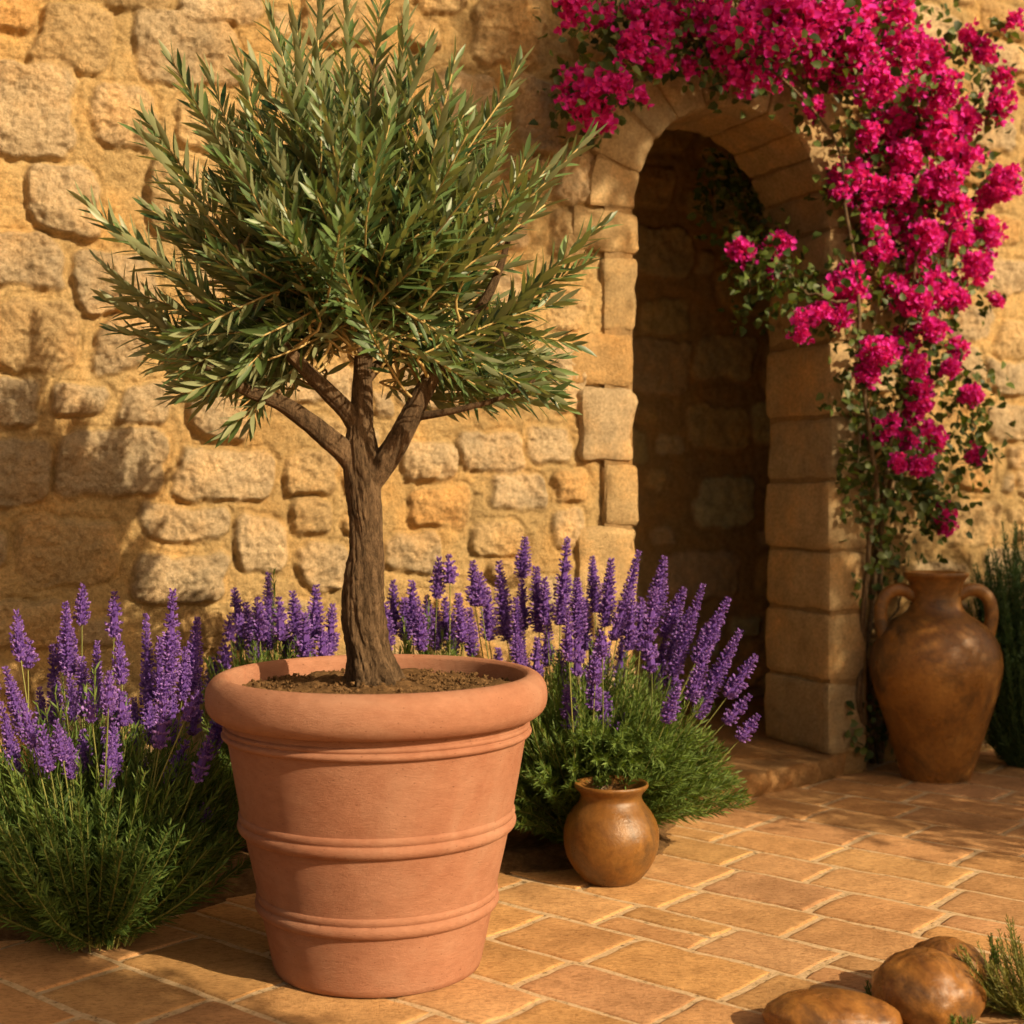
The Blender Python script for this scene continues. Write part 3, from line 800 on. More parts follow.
    for (q, kk) in tips:
        rel = q - C; radial = norm(rel * np.array((1, 1, 1)))
        dirv = norm(radial * 1.0 + np.array((0, 0, .80)) * (1 if rel[2] > -.28 else .45) + r.randn(3) * .12)
        Lg = r.uniform(.24, .38) if kk < 1 else r.uniform(.34, .42)
        s0 = q - dirv * Lg
        j = np.argmin(np.linalg.norm(nodes - s0, axis=1) + r.rand(len(nodes)) * .08)
        nd = nodes[j]
        if np.linalg.norm(nd - s0) > .05:
            P = catmull(np.array([nd, (nd + s0) / 2 + np.array((0, 0, -.01)) + r.randn(3) * .012, s0, (s0 + q) / 2 + r.randn(3) * .010, q]), 16)
        else: P = catmull(np.array([s0, (s0 + q) / 2 + r.randn(3) * .012, q]), 12)
        rdd = np.linspace(.0048, .0018, len(P))
        rdd = rdd * (.8 if len(P) < 16 else 1)
        V, Q, Tr = tube(P - L, rdd, 5); tw.add(V, Q, Tr, tone=r.uniform(.2, 1))
        # leaves
        seg = np.linalg.norm(np.diff(P, axis=0), axis=1); cum = np.concatenate([[0], np.cumsum(seg)]); tot = cum[-1]
        l0 = max(tot - Lg * 1.12, tot * .25); sp = r.uniform(.0155, .0195)
        ss = np.arange(l0, tot, sp); m = len(ss)
        pp = np.stack([np.interp(ss, cum, P[:, k]) for k in range(3)], 1)
        tg = norm(np.stack([np.interp(ss, cum, np.gradient(P[:, k])) for k in range(3)], 1))
        ref = norm(r.randn(3)); b1 = norm(np.cross(tg, ref)); b2 = np.cross(tg, b1)
        for side in (0, 1):
            ph = (np.arange(m) % 2) * (math.pi / 2) + side * math.pi + r.uniform(-.35, .35, m) + r.rand() * .2
            fr = (ss - l0) / max(tot - l0, 1e-6)
            spread = np.radians(np.interp(fr, [0, .8, 1], [50, 36, 14]) + r.uniform(-9, 9, m))
            out = np.cos(ph)[:, None] * b1 + np.sin(ph)[:, None] * b2
            dl = norm(tg * np.cos(spread)[:, None] + out * np.sin(spread)[:, None] + np.array((0, 0, .10)))
            ln = r.uniform(.058, .094, m) * np.interp(fr, [0, .5, 1], [.8, 1.0, .72]) * (1.0 if kk < 1 else 1.05)
            wd = ln * r.uniform(.18, .235, m)
            upv = norm(out * -.3 + tg * .9 + r.randn(m, 3) * .25)
            upv = norm(np.cross(dl, np.cross(upv, dl)) )
            add_leaves(lf, pp - L + out * .001, dl, upv, ln, wd, tv, tq, r.uniform(-.16, .10, m), np.clip(r.normal(.45, .25, m) + .15 * fr, 0, 1), rib)
    tw.build('twigs', MAT_TWIG, root); lf.build('foliage', MAT_OLIVE, root)
olive()

# ------------------------------------------------------------------ lavender
def spike_mesh(name, length, seed):
    r = np.random.RandomState(seed); acc = Acc()
    # floret: small bent petals
    tv = np.array([(0, 0, 0), (.55, -.5, .25), (1.0, 0, .05), (.55, .5, .25), (.45, 0, -.28)]); tt = np.array([(0, 1, 4), (1, 2, 4), (2, 3, 4), (3, 0, 4), (0, 3, 1), (1, 3, 2)])
    nw = max(int(length / .0105), 4); P, D, Lx = [], [], []
    R0 = .0150
    ts = []
    for i in range(nw):
        t = i / (nw - 1)
        if r.rand() < .07 and .1 < t < .85: continue
        env = min(1, (t + .12) / .2) * (1 - max(0, (t - .45)) / .55 * .82)
        k = int(15 * (.55 + .45 * env)); a0 = r.rand() * 6.28
        for j in range(k):
            a = a0 + j * 6.283 / k + r.uniform(-.3, .3); z = t * length + r.uniform(-.004, .004)
            out = np.array((math.cos(a), math.sin(a), r.uniform(.2, 1.0)))
            for lay in (0, 1):
                rr = (R0 * env * (.45 if lay == 0 else .95)) * r.uniform(.8, 1.2)
                P.append((math.cos(a + lay * .3) * rr, math.sin(a + lay * .3) * rr, z + lay * .003)); D.append(out); Lx.append(r.uniform(.0085, .0125) * (.65 + .35 * env)); ts.append(t)
    P = np.array(P); D = norm(np.array(D)); Lx = np.array(Lx); n = len(P)
    V = instances(tv, P, D, norm(r.randn(n, 3)), Lx, Lx * .75)
    acc.add(V, T=rep_faces(tt, 5, n), tone=np.repeat(np.clip(r.normal(.42, .28, n), 0, 1), 5))
    zz = np.linspace(0, length, 14); V, Q, Tr = tube(np.c_[0 * zz, 0 * zz, zz], .011 * np.interp(zz / length, [0, .1, .5, 1], [.5, 1, .9, .1]), 7); acc.add(V, Q, Tr, tone=.1)
    o = acc.build(name, MAT_LAVFLOWER, None, smooth=False, link=False); return o.data
SPK = {}
for ln_ in (.06, .10, .14, .19, .25, .30):
    SPK[ln_] = [spike_mesh('flower_spike', ln_, int(ln_ * 1000) + k) for k in range(3)]

linv = np.array([(0, -.15, 0), (0, .15, 0), (.5, -.5, .12), (.5, .5, .12), (1, 0, 0)]); linq = np.array([(0, 2, 3, 1)]); lint = np.array([(2, 4, 3)])
def add_linear(acc, pos, dirv, up, ln, wd, bend, tone):
    n = len(pos); k = 5
    V = instances(linv, pos, dirv, up, ln, wd).reshape(n, k, 3)
    d = norm(dirv); s = norm(np.cross(up, d)); u = np.cross(d, s)
    V = V + (linv[None, :, 0] ** 2 * (bend * ln)[:, None])[..., None] * u[:, None, :]
    acc.add(V.reshape(-1, 3), rep_faces(linq, k, n), rep_faces(lint, k, n), tone=np.repeat(tone, k))

def leafy_stem(sa, la, P, r, l_leaf=(.034, .056), w_leaf=.0042, sp=.0085, start=.1, spread=(28, 55), rad=.0016, tone0=.4, end=1.0, whorl=3):
    V, Q, Tr = tube(P, np.linspace(rad * 1.3, rad * .6, len(P)), 4, cap=False); sa.add(V, Q, tone=r.uniform(.1, .9))
    seg = np.linalg.norm(np.diff(P, axis=0), axis=1); cum = np.concatenate([[0], np.cumsum(seg)]); tot = cum[-1]
    ss = np.arange(tot * start, tot * end, sp); m = len(ss)
    if m < 1: return
    pp = np.stack([np.interp(ss, cum, P[:, k]) for k in range(3)], 1); tg = norm(np.stack([np.interp(ss, cum, np.gradient(P[:, k])) for k in range(3)], 1))
    ref = norm(r.randn(3)); b1 = norm(np.cross(tg, ref)); b2 = np.cross(tg, b1)
    for w_ in range(whorl):
        ph = np.arange(m) * 1.9 + w_ * 6.283 / whorl + r.uniform(-.4, .4, m); spd = np.radians(r.uniform(spread[0], spread[1], m))
        out = np.cos(ph)[:, None] * b1 + np.sin(ph)[:, None] * b2
        dl = norm(tg * np.cos(spd)[:, None] + out * np.sin(spd)[:, None])
        ln = r.uniform(l_leaf[0], l_leaf[1], m) * np.interp(ss / tot, [0, .75, 1], [1, 1, .55])
        add_linear(la, pp, dl, norm(tg + r.randn(m, 3) * .3), ln, w_leaf * r.uniform(.8, 1.25, m), r.uniform(-.1, .28, m), np.clip(r.normal(tone0, .22, m), 0, 1))

def lavender(c, label, spikes, rx, ry, hf, nst, seed, Yc, dy=.22, extra=0, over=None, tone=.5, srad=.0016, up=.62, lean=(0, 0), group='lavender bushes in flower along the wall', exwin=None):
    """spikes: (x0,y0 top, x1,y1 bottom) pixel measurements turned into points at depth Yc +- dy"""
    c = np.array((c[0], c[1], .02)); r = np.random.RandomState(seed)
    root = empty('lavender_bush', c, label, 'lavender', group)
    sa, la = Acc(), Acc()
    for i in range(nst):
        a = r.rand() * 6.283; q = math.sqrt(r.rand()); ex, ey = math.cos(a) * rx * q, math.sin(a) * ry * q
        hh = hf * (1 - up * q ** 2.4) * r.uniform(.72, 1.08)
        tip = np.array((ex + lean[0] * q, ey + lean[1] * q, hh)); b0 = np.array((ex * .12, ey * .12, 0)) + r.randn(3) * .01; b0[2] = 0
        mid = np.array((ex * (.52 if up > .5 else .62), ey * (.52 if up > .5 else .62), hh * (.62 if up > .5 and q > .6 else .48)))
        P = catmull(np.array([b0, mid, tip]), 12)
        if np.any((np.hypot(P[:, 0] + c[0] - .283, P[:, 1] + c[1] - 3.99) < .155) & (P[:, 2] < .20)): continue
        leafy_stem(sa, la, P, r, tone0=tone, rad=srad)
    for i in range(int(nst * .42)):
        a = r.rand() * 6.283; q = math.sqrt(r.rand()); ex, ey = math.cos(a) * rx * q * .85, math.sin(a) * ry * q * .85
        hh = hf * (1.32 - .5 * q) * r.uniform(.8, 1.1)
        P = catmull(np.array([(ex * .3, ey * .3, 0), (ex * .62, ey * .62, hh * .55), (ex, ey, hh)]), 12)
        leafy_stem(sa, la, P, r, start=.25, sp=.013, spread=(15, 38), whorl=2, tone0=.6)
    lst = list(spikes)
    if over:
        for i in range(46):
            tip = np.array((over[0] - c[0] + r.uniform(-.13, .15), over[1] - c[1] + r.uniform(-.05, .10), r.uniform(.29, .43)))
            P = catmull(np.array([(tip[0] * .2, tip[1] * .1, 0), (tip[0] * .7, tip[1] * .45, .30), tip]), 12)
            leafy_stem(sa, la, P, r, start=.35, tone0=.5)
    for _ in range(extra):
        x = r.uniform(exwin[0], exwin[1]); y = r.uniform(exwin[2], exwin[3]); ln = r.uniform(22, 52); dx = (x - (exwin[0] + exwin[1]) / 2) * .12 + r.uniform(-4, 4)
        lst.append((x, y, x - dx, y + ln, 1))
    for sp in lst:
        yy = Yc + (r.uniform(-dy, dy) if len(sp) == 4 else -r.uniform(.2, dy * 6) * .25 - dy * .5)
        t = at(sp[0], sp[1], yy); b = at(sp[2], sp[3], yy); d = t - b
        d[1] += r.uniform(-.12, .12) * np.linalg.norm(d); Ls = float(np.linalg.norm(d))
        key = min(SPK, key=lambda k: abs(k - Ls)); me = SPK[key][r.randint(3)]
        o = bpy.data.objects.new('flower_spike', me); COL.objects.link(o); o.parent = root
        o.location = tuple(b - c); s = Ls / key
        o.rotation_mode = 'QUATERNION'; o.rotation_quaternion = Vector(tuple(norm(d))).to_track_quat('Z', 'Y')
        wdt = r.uniform(.95, 1.25) * (yy / 3.9)
        o.scale = (wdt, wdt, s)
        # stem below
        base = np.array(((b - c)[0] * .10, (b - c)[1] * .10, 0)) + np.array((r.randn() * .015, r.randn() * .015, 0)); bb = b - c
        mid = base * .45 + bb * .55 - norm(d) * .0; mid = mid * .5 + (bb - norm(d) * np.linalg.norm(bb - base) * .45) * .5
        P = catmull(np.array([base, mid, bb, bb + d * .96]), 16)
        leafy_stem(sa, la, P, r, start=.2, end=.62, sp=.014, whorl=2, rad=.0019, spread=(18, 40), tone0=.5)
    sa.build('stems', MAT_LAVSTEM, root); la.build('foliage', MAT_LAVLEAF, root, smooth=False)

left_sp = [(15,614,21,660),(48,649,59,773),(9,668,26,738),(4,705,20,790),(82,587,82,624),(68,604,70,675),(70,677,73,720),(114,595,114,637),(117,640,122,684),(95,645,95,722),
 (143,618,150,743),(101,731,98,771),(115,700,112,775),(125,696,127,722),(171,593,169,687),(172,691,172,747),(199,619,191,691),(201,682,192,735),(187,743,167,785),(220,740,192,794),
 (144,760,143,778),(30,644,28,668),(-12,640,-6,720),(-20,690,-14,770),(40,690,44,760),(82,660,84,715),(135,700,137,760),(185,650,182,700),(228,700,214,745),(160,640,160,700),(60,640,62,670),(205,805,206,822)]
lavender((-1.02, 3.42), 'large purple lavender bush at the left edge, in front of the wall', left_sp, .43, .36, .48, 400, 11, 3.56, .20, up=.40, tone=.3, srad=.0024, extra=17, exwin=(0, 215, 655, 745))
mid_sp = [(234,590,242,632),(229,618,231,640),(267,575,269,650),(247,604,257,660),(279,600,281,640),(293,593,299,653),(315,588,315,640),(332,607,329,655),(226,642,225,668),(239,612,240,650),(305,615,306,660),(258,600,260,640),(285,628,287,664),(322,628,323,662),(212,660,213,690)]
lavender((-.70, 4.22), 'lavender bush against the wall behind the left rim of the big pot', mid_sp, .30, .20, .62, 190, 12, 4.2, .10)
mid2 = [(393,583,394,634),(412,583,413,632),(439,560,437,598),(449,558,450,583),(427,598,428,636),(458,596,463,642),(445,600,447,640),(404,600,405,640),(420,612,421,650),(385,605,386,650),(436,610,437,650),(452,618,453,655)]
lavender((-.27, 4.28), 'small lavender bush between the olive trunk and the spreading lavender', mid2, .26, .18, .62, 160, 13, 4.28, .10)
right_sp = [(473,563,475,606),(480,575,481,606),(499,563,507,640),(487,590,489,640),(525,539,522,578),(522,582,523,630),(536,569,539,632),(545,580,546,625),(567,540,560,625),(592,558,595,612),(577,580,578,636),(611,561,605,626),
 (638,553,618,636),(630,590,612,640),(664,559,653,623),(641,600,640,650),(684,590,663,637),(702,586,672,676),(690,610,668,660),(729,600,696,664),(741,633,696,717),(755,658,727,697),(749,697,725,723),(758,717,739,740),(720,612,702,650),
 (606,695,604,727),(626,715,618,736),(559,652,561,709),(594,656,581,715),(578,622,577,676),(548,622,546,666),(516,600,518,660),(646,620,652,672),(622,640,618,690),(600,630,602,675),(665,640,655,690),(680,655,668,700),(537,640,536,690),(566,660,566,700),(585,600,584,650),(655,590,648,640),(708,650,690,700),(470,610,472,655),(498,650,500,690),(632,600,628,650)]
lavender((.24, 4.33), 'wide spreading lavender bush behind the small round clay jug', right_sp, .46, .38, .50, 470, 14, 4.36, .18, lean=(.03, -.02), over=(.283, 3.99), extra=10, exwin=(485, 690, 610, 690))

# ------------------------------------------------------------------ small jug
def jug():
    c = ((611 - 512) / F * 4.0, 3.99, .005)
    root = empty('clay_jug', c, 'small round clay jug with a flared lip in front of the lavender', 'jug')
    k = 1 / 350.0
    prof = [(0, 0), (20, 0), (25, 1), (31, 6), (39, 16), (45.5, 29), (48, 43), (46.5, 56), (41, 68), (34, 77), (30.5, 83), (31, 88), (35, 93), (37, 96), (36, 98.5), (33, 97), (28, 90), (26, 82), (30, 74), (38, 62), (41, 45), (34, 20), (20, 6), (0, 6)]
    p = smooth_prof([(a * k, b * k) for a, b in prof], 110); p[:, 0] = np.maximum(p[:, 0], 0)
    V, Q = lathe(p, 96); d = 1 + .012 * fbm(V[:, 0] * 9, V[:, 1] * 9, V[:, 2] * 9, 2); V[:, :2] *= d[:, None]
    mesh_np('body', V, Q, MAT_JUG, root)
jug()

def amphora():
    Yc = 5.42; c = ((936 - 512) / F * Yc, Yc, .005); k = Yc / F
    root = empty('amphora', c, 'tall brown clay amphora with two handles beside the doorway', 'amphora')
    prof = [(0, 0), (30, 0), (33, 2), (36, 10), (44, 36), (51, 58), (57, 78), (62, 98), (64, 114), (61.5, 130), (54, 146), (43, 157), (32, 164), (26, 171), (24, 180), (24.5, 188), (28, 198), (31.5, 203), (31, 206), (27, 205), (22, 196), (20, 180), (22, 170), (40, 152), (56, 128), (56, 100), (40, 40), (28, 8), (0, 6)]
    p = smooth_prof([(a * k, b * k) for a, b in prof], 150); p[:, 0] = np.maximum(p[:, 0], 0)
    V, Q = lathe(p, 110); V[:, :2] *= (1 + .012 * fbm(V[:, 0] * 5, V[:, 1] * 5, V[:, 2] * 5, 2))[:, None]
    mesh_np('body', V, Q, MAT_AMPH, root)
    for s in (-1, 1):
        P = catmull(np.array([(s * a * k, 0, b * k) for a, b in [(21, 182), (32, 188), (44, 187), (53, 178), (55.5, 163), (53, 147), (49, 136)]]), 36)
        V, Q, Tr = tube(P, np.full(36, 5.6 * k), 14, lambda t, a, P_: 1 + .22 * np.abs(np.cos(a))); acc = Acc(); acc.add(V, Q, Tr); acc.build('handle', MAT_AMPH, root)
amphora()

# ------------------------------------------------------------------ bougainvillea
def cluster_mesh(seed, rad=.085, nfl=90):
    r = np.random.RandomState(seed); acc = Acc()
    # bract: ovate cupped petal
    V = [(0, 0, 0), (.35, -.42, .12), (.4, 0, .0), (.35, .42, .12), (.75, -.34, .22), (.8, 0, .10), (.75, .34, .22), (1.05, 0, .2)]
    tv = np.array(V); tq = np.array([(1, 4, 5, 2), (2, 5, 6, 3)]); tt = np.array([(0, 1, 2), (0, 2, 3), (4, 7, 5), (5, 7, 6)])
    subs = [(norm(r.randn(3)) * rad * r.uniform(.2, .55), r.uniform(.4, .58) * rad) for _ in range(6)]
    P, D, Ln, Tn = [], [], [], []
    for i in range(nfl):
        s, sr = subs[r.randint(5)]; d = norm(r.randn(3)); p = s + d * sr * r.uniform(.7, 1.0)
        ax = norm(d + r.randn(3) * .3); b1 = norm(np.cross(ax, r.randn(3))); b2 = np.cross(ax, b1); tn = np.clip(r.normal(.5, .25), 0, 1)
        for j in range(3):
            a = j * 2.094 + r.uniform(-.2, .2); dd = ax * .62 + b1 * math.cos(a) + b2 * math.sin(a)
            P.append(p); D.append(dd); Ln.append(r.uniform(.021, .030)); Tn.append(tn + r.uniform(-.1, .1))
    P = np.array(P); D = np.array(D); Ln = np.array(Ln); n = len(P)
    Vv = instances(tv, P, D, norm(np.repeat(P[::3], 3, 0) + r.randn(n, 3) * .01), Ln, Ln * 1.0)
    acc.add(Vv, rep_faces(tq, 8, n), rep_faces(tt, 8, n), tone=np.repeat(np.clip(Tn, 0, 1), 8))
    return acc.build('flower_cluster', MAT_BRACT, None, link=False).data
CLU = [cluster_mesh(200 + i) for i in range(6)]

def bougainvillea():
    r = np.random.RandomState(77)
    base = wall_pt(876, 770, -.02); base[2] = 0.0
    root = empty('bougainvillea', base, 'magenta bougainvillea climbing over the arch and down its right side', 'climbing plant')
    L = np.array(root.location)
    # (px, py, radius px, offset from wall)
    cl = [(575,4,20),(598,18,16),(592,98,30),(616,86,16),(574,84,16),(633,44,18),(641,96,9),(600,120,14),(676,8,26),(656,60,16),(690,66,12),(705,18,30),(733,32,26),(745,72,22),(772,72,18),(757,14,34),(798,20,34),
     (815,62,22),(838,78,14),(846,20,34),(888,14,30),(903,48,26),(930,60,24),(874,84,24),(814,106,13),(912,92,26),(944,92,22),(890,125,20),(970,38,13),(985,52,16),(1000,104,18),(1003,76,12),(934,132,24),
     (962,120,18),(962,152,22),(1004,180,18),(938,182,20),(905,160,18),(985,200,10),(846,178,20),(868,192,17),(840,190,10),(882,150,14),(900,222,24),(922,238,20),(878,248,16),(955,238,18),(985,234,17),(976,268,18),(997,300,8),
     (950,205,18),(846,290,22),(842,320,12),(818,312,12),(803,332,10),(800,318,8),(880,352,14),(866,374,11),(912,304,18),(936,290,18),(930,328,15),(957,350,10),(905,342,13),(916,366,11),(950,368,9),(970,396,10),(915,408,14),(882,430,13),
     (905,440,10),(930,440,15),(920,466,11),(975,455,9),(944,513,11),(946,527,9),(742,252,14),(776,246,14),(770,272,7),(720,60,12),(655,20,20),(860,50,26),(825,20,30),(780,45,22),(1015,20,10),(895,190,14),(920,270,16),(893,285,12),(867,135,14),(955,300,13),(640,12,16),(875,225,12),(920,388,10),(898,462,8)]
    offs = {}
    pts = []
    for i, (x, y, rad) in enumerate(cl):
        if x < 785 and 240 < y < 280 and x > 730: off = -.06
        elif y < 110: off = r.uniform(.12, .38)
        else: off = r.uniform(.08, .30)
        if x > 880: off -= .05
        p = wall_pt(x, y, off); pts.append(p)
        o = bpy.data.objects.new('flower_cluster', CLU[r.randint(6)]); COL.objects.link(o); o.parent = root; o.location = tuple(p - L)
        s = rad / F * p[1] / .085 * (.94 if y < 110 else 1.22 if y < 340 else 1.45); o.scale = (s, s, s) if s < 1.5 else (1.5, 1.5, 1.5)
        o.rotation_euler = (r.rand() * 6, r.rand() * 6, r.rand() * 6)
        if s > 1.15 and len(cl) < 400: pass
    pts = np.array(pts)
    # loose bracts round the clusters
    V = [(0, 0, 0), (.35, -.42, .12), (.4, 0, .0), (.35, .42, .12), (.75, -.34, .22), (.8, 0, .10), (.75, .34, .22), (1.05, 0, .2)]
    tv = np.array(V); tq = np.array([(1, 4, 5, 2), (2, 5, 6, 3)]); tt = np.array([(0, 1, 2), (0, 2, 3), (4, 7, 5), (5, 7, 6)])
    cx = []
    for i, (x, y, rad) in enumerate(cl):
        n = int(rad * (1.7 if rad > 12 else 1)); 
        q = pts[i][None] + norm(r.randn(n, 3)) * (rad / F * 5.5) * (r.rand(n, 1) ** .5) * 1.2; cx.append(q)
    q = np.concatenate(cx); n = len(q); q3 = np.repeat(q, 3, 0); ax = norm(r.randn(n, 3) + np.array((.3, -.6, .3)))
    b1 = norm(np.cross(ax, r.randn(n, 3))); b2 = np.cross(ax, b1); D = []
    for j in range(3): D.append(ax * .6 + b1 * math.cos(j * 2.094) + b2 * math.sin(j * 2.094))
    D = np.stack(D, 1).reshape(-1, 3); Ln = r.uniform(.017, .026, n * 3)
    acc = Acc(); Vv = instances(tv, q3 - L, D, np.repeat(ax, 3, 0), Ln, Ln)
    acc.add(Vv, rep_faces(tq, 8, 3 * n), rep_faces(tt, 8, 3 * n), tone=np.repeat(np.clip(r.normal(.5, .28, 3 * n), 0, 1), 8))
    o = acc.build('loose_bracts', MAT_BRACT, root); o['kind'] = 'stuff'
    # woody stems
    lines = [[(878, 765, .0), (872, 700, .01), (862, 640, .02), (868, 560, .05), (874, 500, .10), (868, 430, .15), (862, 360, .16), (856, 280, .16), (848, 200, .16), (835, 140, .18), (800, 95, .2), (740, 55, .2), (680, 40, .18), (620, 45, .15), (585, 80, .15)],
             [(884, 765, .0), (886, 690, .01), (880, 620, .02), (878, 540, .05), (890, 450, .1), (905, 380, .12), (910, 300, .14), (920, 220, .15), (925, 140, .16), (900, 80, .18), (860, 30, .2), (800, 5, .2)],
             [(872, 765, .01), (860, 700, .04), (870, 600, .03), (884, 520, .05), (900, 440, .1), (925, 400, .12), (935, 320, .14), (950, 240, .14), (960, 150, .14), (980, 90, .12), (1000, 60, .1)],
             [(880, 640, .02), (900, 590, .0), (885, 560, .0), (865, 520, .03), (858, 450, .08), (850, 380, .12)],
             [(848, 300, .16), (825, 300, .16), (800, 285, .10), (780, 268, .0), (755, 262, -.06), (748, 300, -.05)],
             [(800, 290, .1), (780, 262, -.06), (762, 225, -.42), (738, 200, -.5), (715, 180, -.55)],
             [(905, 440, .1), (925, 470, .1), (940, 515, .08)], [(960, 350, .1), (972, 400, .1), (976, 455, .08)]]
    sa = Acc(); spine = []
    for i, ln in enumerate(lines):
        P = catmull(np.array([wall_pt(a, b, o_ - (.13 if a > 868 and o_ < .06 else 0)) for a, b, o_ in ln]), 80)
        P = P + .012 * np.stack([fbm(np.arange(80) * .2 + i, np.zeros(80) + k, 1, 3) for k in range(3)], 1)
        rr = np.linspace(.013 if i < 3 else .006, .0025, 80)
        V, Q, Tr = tube(P - L, rr, 8); sa.add(V, Q, Tr); spine.append(P[25:] if i < 3 else P[20:])
    sa.build('woody_stems', MAT_VINE, root)
    # leaves: heart shaped, scattered round spines and clusters
    lv = np.array([(0, 0, 0), (.25, -.40, .12), (.3, 0, 0), (.25, .40, .12), (.6, -.33, .10), (.65, 0, -.02), (.6, .33, .10), (1.0, 0, -.08)]); la = Acc(); q = []
    for sp in spine:
        k = 210 if len(sp) > 54 else (60 if len(sp) < 100 else 60)
        idx = r.randint(0, len(sp), k); q.append(sp[idx] + r.randn(k, 3) * .055)
    for i, (x, y, rad) in enumerate(cl):
        n = int(rad * (1.6 if not 700 < x < 830 or y < 120 else .5)); q.append(pts[i][None] - WN * .05 + norm(r.randn(n, 3)) * (rad / F * 5.5) * r.uniform(.5, 1.8, (n, 1)))
    for (x0, x1, y0, y1, n, o0, o1) in [(570, 960, -20, 60, 420, .05, .25), (840, 960, 100, 330, 420, .0, .14), (850, 930, 330, 480, 220, .0, .14), (870, 945, 470, 560, 90, .02, .14), (735, 800, 225, 335, 34, -.12, -.02), (722, 768, 225, 330, 40, -.50, -.42),
                                        (695, 765, 150, 240, 110, -.62, -.48), (838, 875, 440, 520, 60, .02, .1), (850, 880, 560, 600, 22, .02, .08), (872, 900, 640, 760, 60, -.14, -.05), (845, 880, 700, 765, 40, .0, .06)]:
        for _ in range(n): q.append(wall_pt(r.uniform(x0, x1), r.uniform(y0, y1), r.uniform(o0, o1))[None])
    q = np.concatenate(q); n = len(q)
    nd = norm(r.randn(n, 3) * .8 + np.array((.35, -.6, .5))); dv = norm(np.cross(nd, r.randn(n, 3))); dv[:, 2] -= .35; dv = norm(dv)
    Ln = r.uniform(.028, .050, n); Vv = instances(lv, q - L, dv, nd, Ln, Ln * .95)
    la.add(Vv, rep_faces(tq, 8, n), rep_faces(tt, 8, n), tone=np.repeat(np.clip(r.normal(.45, .28, n), 0, 1), 8))
    la.build('leaves', MAT_BLEAF, root)
bougainvillea()

# ------------------------------------------------------------------ rosemary by the right wall and herbs in front
def herb(name, c, label, cat, rx, ry, h, n, seed, mat, stem, leaf=(.02, .035), wl=.003, sp=.009, curve=.5, tone0=.4, q0=0.0):
    r = np.random.RandomState(seed); root = empty(name, c, label, cat); sa, la = Acc(), Acc()
    for i in range(n):
        a = r.rand() * 6.283; q = q0 + (1 - q0) * math.sqrt(r.rand()); ex, ey = math.cos(a) * rx * q, math.sin(a) * ry * q
        hh = h * (1 - .45 * q ** 2) * r.uniform(.6, 1.08); tip = np.array((ex, ey, hh)); b0 = np.array((ex * .25, ey * .25, 0)); mid = np.array((ex * .75, ey * .75, hh * .55))
        leafy_stem(sa, la, catmull(np.array([b0, mid, tip]), 10), r, leaf, wl, sp, .05, (25, 50), .0014, tone0, 1.0, 3)
    sa.build('stems', stem, root); la.build('foliage', mat, root, smooth=False)
herb('rosemary_bush', (2.10, 5.66, 0), 'dark green upright rosemary bush at the right edge beside the amphora', 'bush', .34, .26, 1.0, 420, 31, MAT_ROSE, MAT_ROSE, (.03, .045), .0045, .011)
herb('herb_tuft', (1.12, 2.98, 0), 'sprawling green herb at the lower right corner beside the boulders', 'herb', .19, .15, .20, 120, 32, MAT_GRASSY, MAT_LAVSTEM, (.014, .026), .0026, .009)
herb('herb_sprig', (1.045, 3.03, 0), 'single tall herb sprig rising above the lower right tuft', 'herb', .012, .012, .205, 4, 33, MAT_LAVLEAF, MAT_LAVSTEM, (.010, .018), .003, .005)
herb('grass_tuft', (.79, 3.05, 0), 'tiny grass tuft between the flat boulder and the round one', 'grass tuft', .022, .02, .085, 14, 34, MAT_LAVLEAF, MAT_LAVSTEM, (.014, .024), .0026, .008)
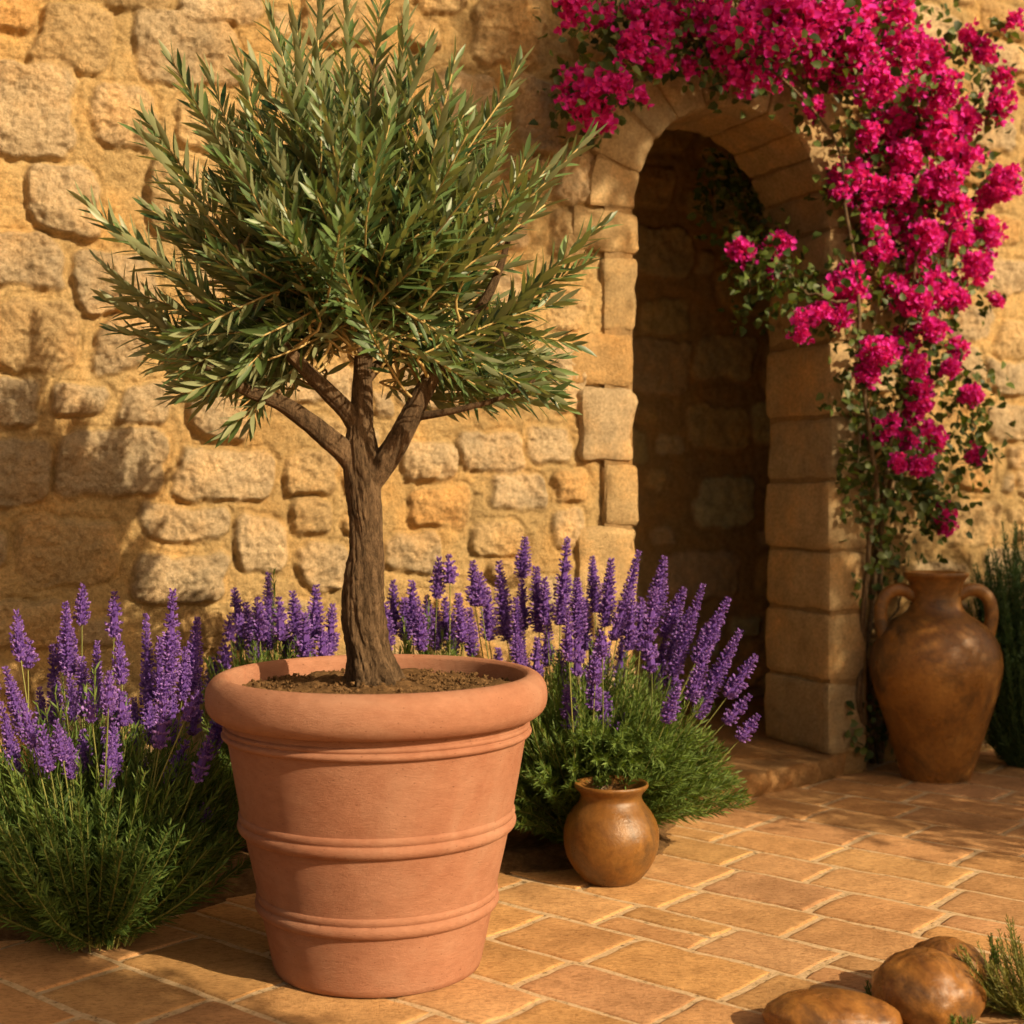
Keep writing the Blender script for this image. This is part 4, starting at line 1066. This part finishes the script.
herb('herb_sprig', (.895, 2.80, .0), 'short herb sprig in front of the large round boulder', 'herb', .03, .02, .10, 8, 35, MAT_LAVLEAF, MAT_LAVSTEM, (.014, .022), .003, .006)

# ------------------------------------------------------------------ trees and shrub added unseen outside the frame to shade the patio and wall
def shade_tree(c, label, ctr, semi, n, seed, sprd=.10, foot=None, leafsize=.07):
    r = np.random.RandomState(seed); root = empty('added_shade_tree', c, label, 'tree'); c = np.array(c, float)
    P = catmull(np.array([(0, 0, 0), ((ctr[0] - c[0]) * .35, (ctr[1] - c[1]) * .35, (ctr[2] - c[2]) * .5), (ctr[0] - c[0], ctr[1] - c[1], ctr[2] - c[2])]), 20)
    V, Q, Tr = tube(P, np.linspace(.07, .03, 20), 10); a = Acc(); a.add(V, Q, Tr); a.build('trunk', MAT_BARK, root)
    tv, tq, rib = lance_leaf(nseg=2); ct = np.array(ctr) - c
    nc = max(n // 60, 1); cc = norm(r.randn(nc, 3)) * (r.rand(nc, 1) ** .4) * np.array(semi)
    q = ct + cc[r.randint(0, nc, n)] + r.randn(n, 3) * sprd
    la = Acc(); d = norm(r.randn(n, 3) + np.array((0, 0, .5)))
    add_leaves(la, q, d, norm(r.randn(n, 3)), r.uniform(.7, 1.2, n) * leafsize, r.uniform(.3, .45, n) * leafsize, tv, tq, r.uniform(-.1, .1, n), np.clip(r.normal(.4, .2, n), 0, 1), rib)
    la.build('foliage', MAT_OLIVE, root)
shade_tree((3.98, 3.55, 0), 'bushy tree added out of view to the right of the patio for its shade', (3.98, 3.55, 1.65), (1.0, 1.0, 1.6), 19000, 51)  # unseen caster for the shade around doorstep and amphora
shade_tree((4.4, 3.95, 0), 'slender leaning tree with a high crown, added out of view to shade the upper wall', (2.56, 3.07, 4.3), (.45, .45, .5), 4500, 53)  # unseen caster, trunk leans so its shadow stays off the paving
shade_tree((1.50, 1.03, 0), 'small shrub in front of the patio, added out of view to shade the foreground', (1.50, 1.03, 1.2), (.20, .22, 1.05), 24000, 52, sprd=.05)  # unseen caster, dense narrow foliage shading the left foreground
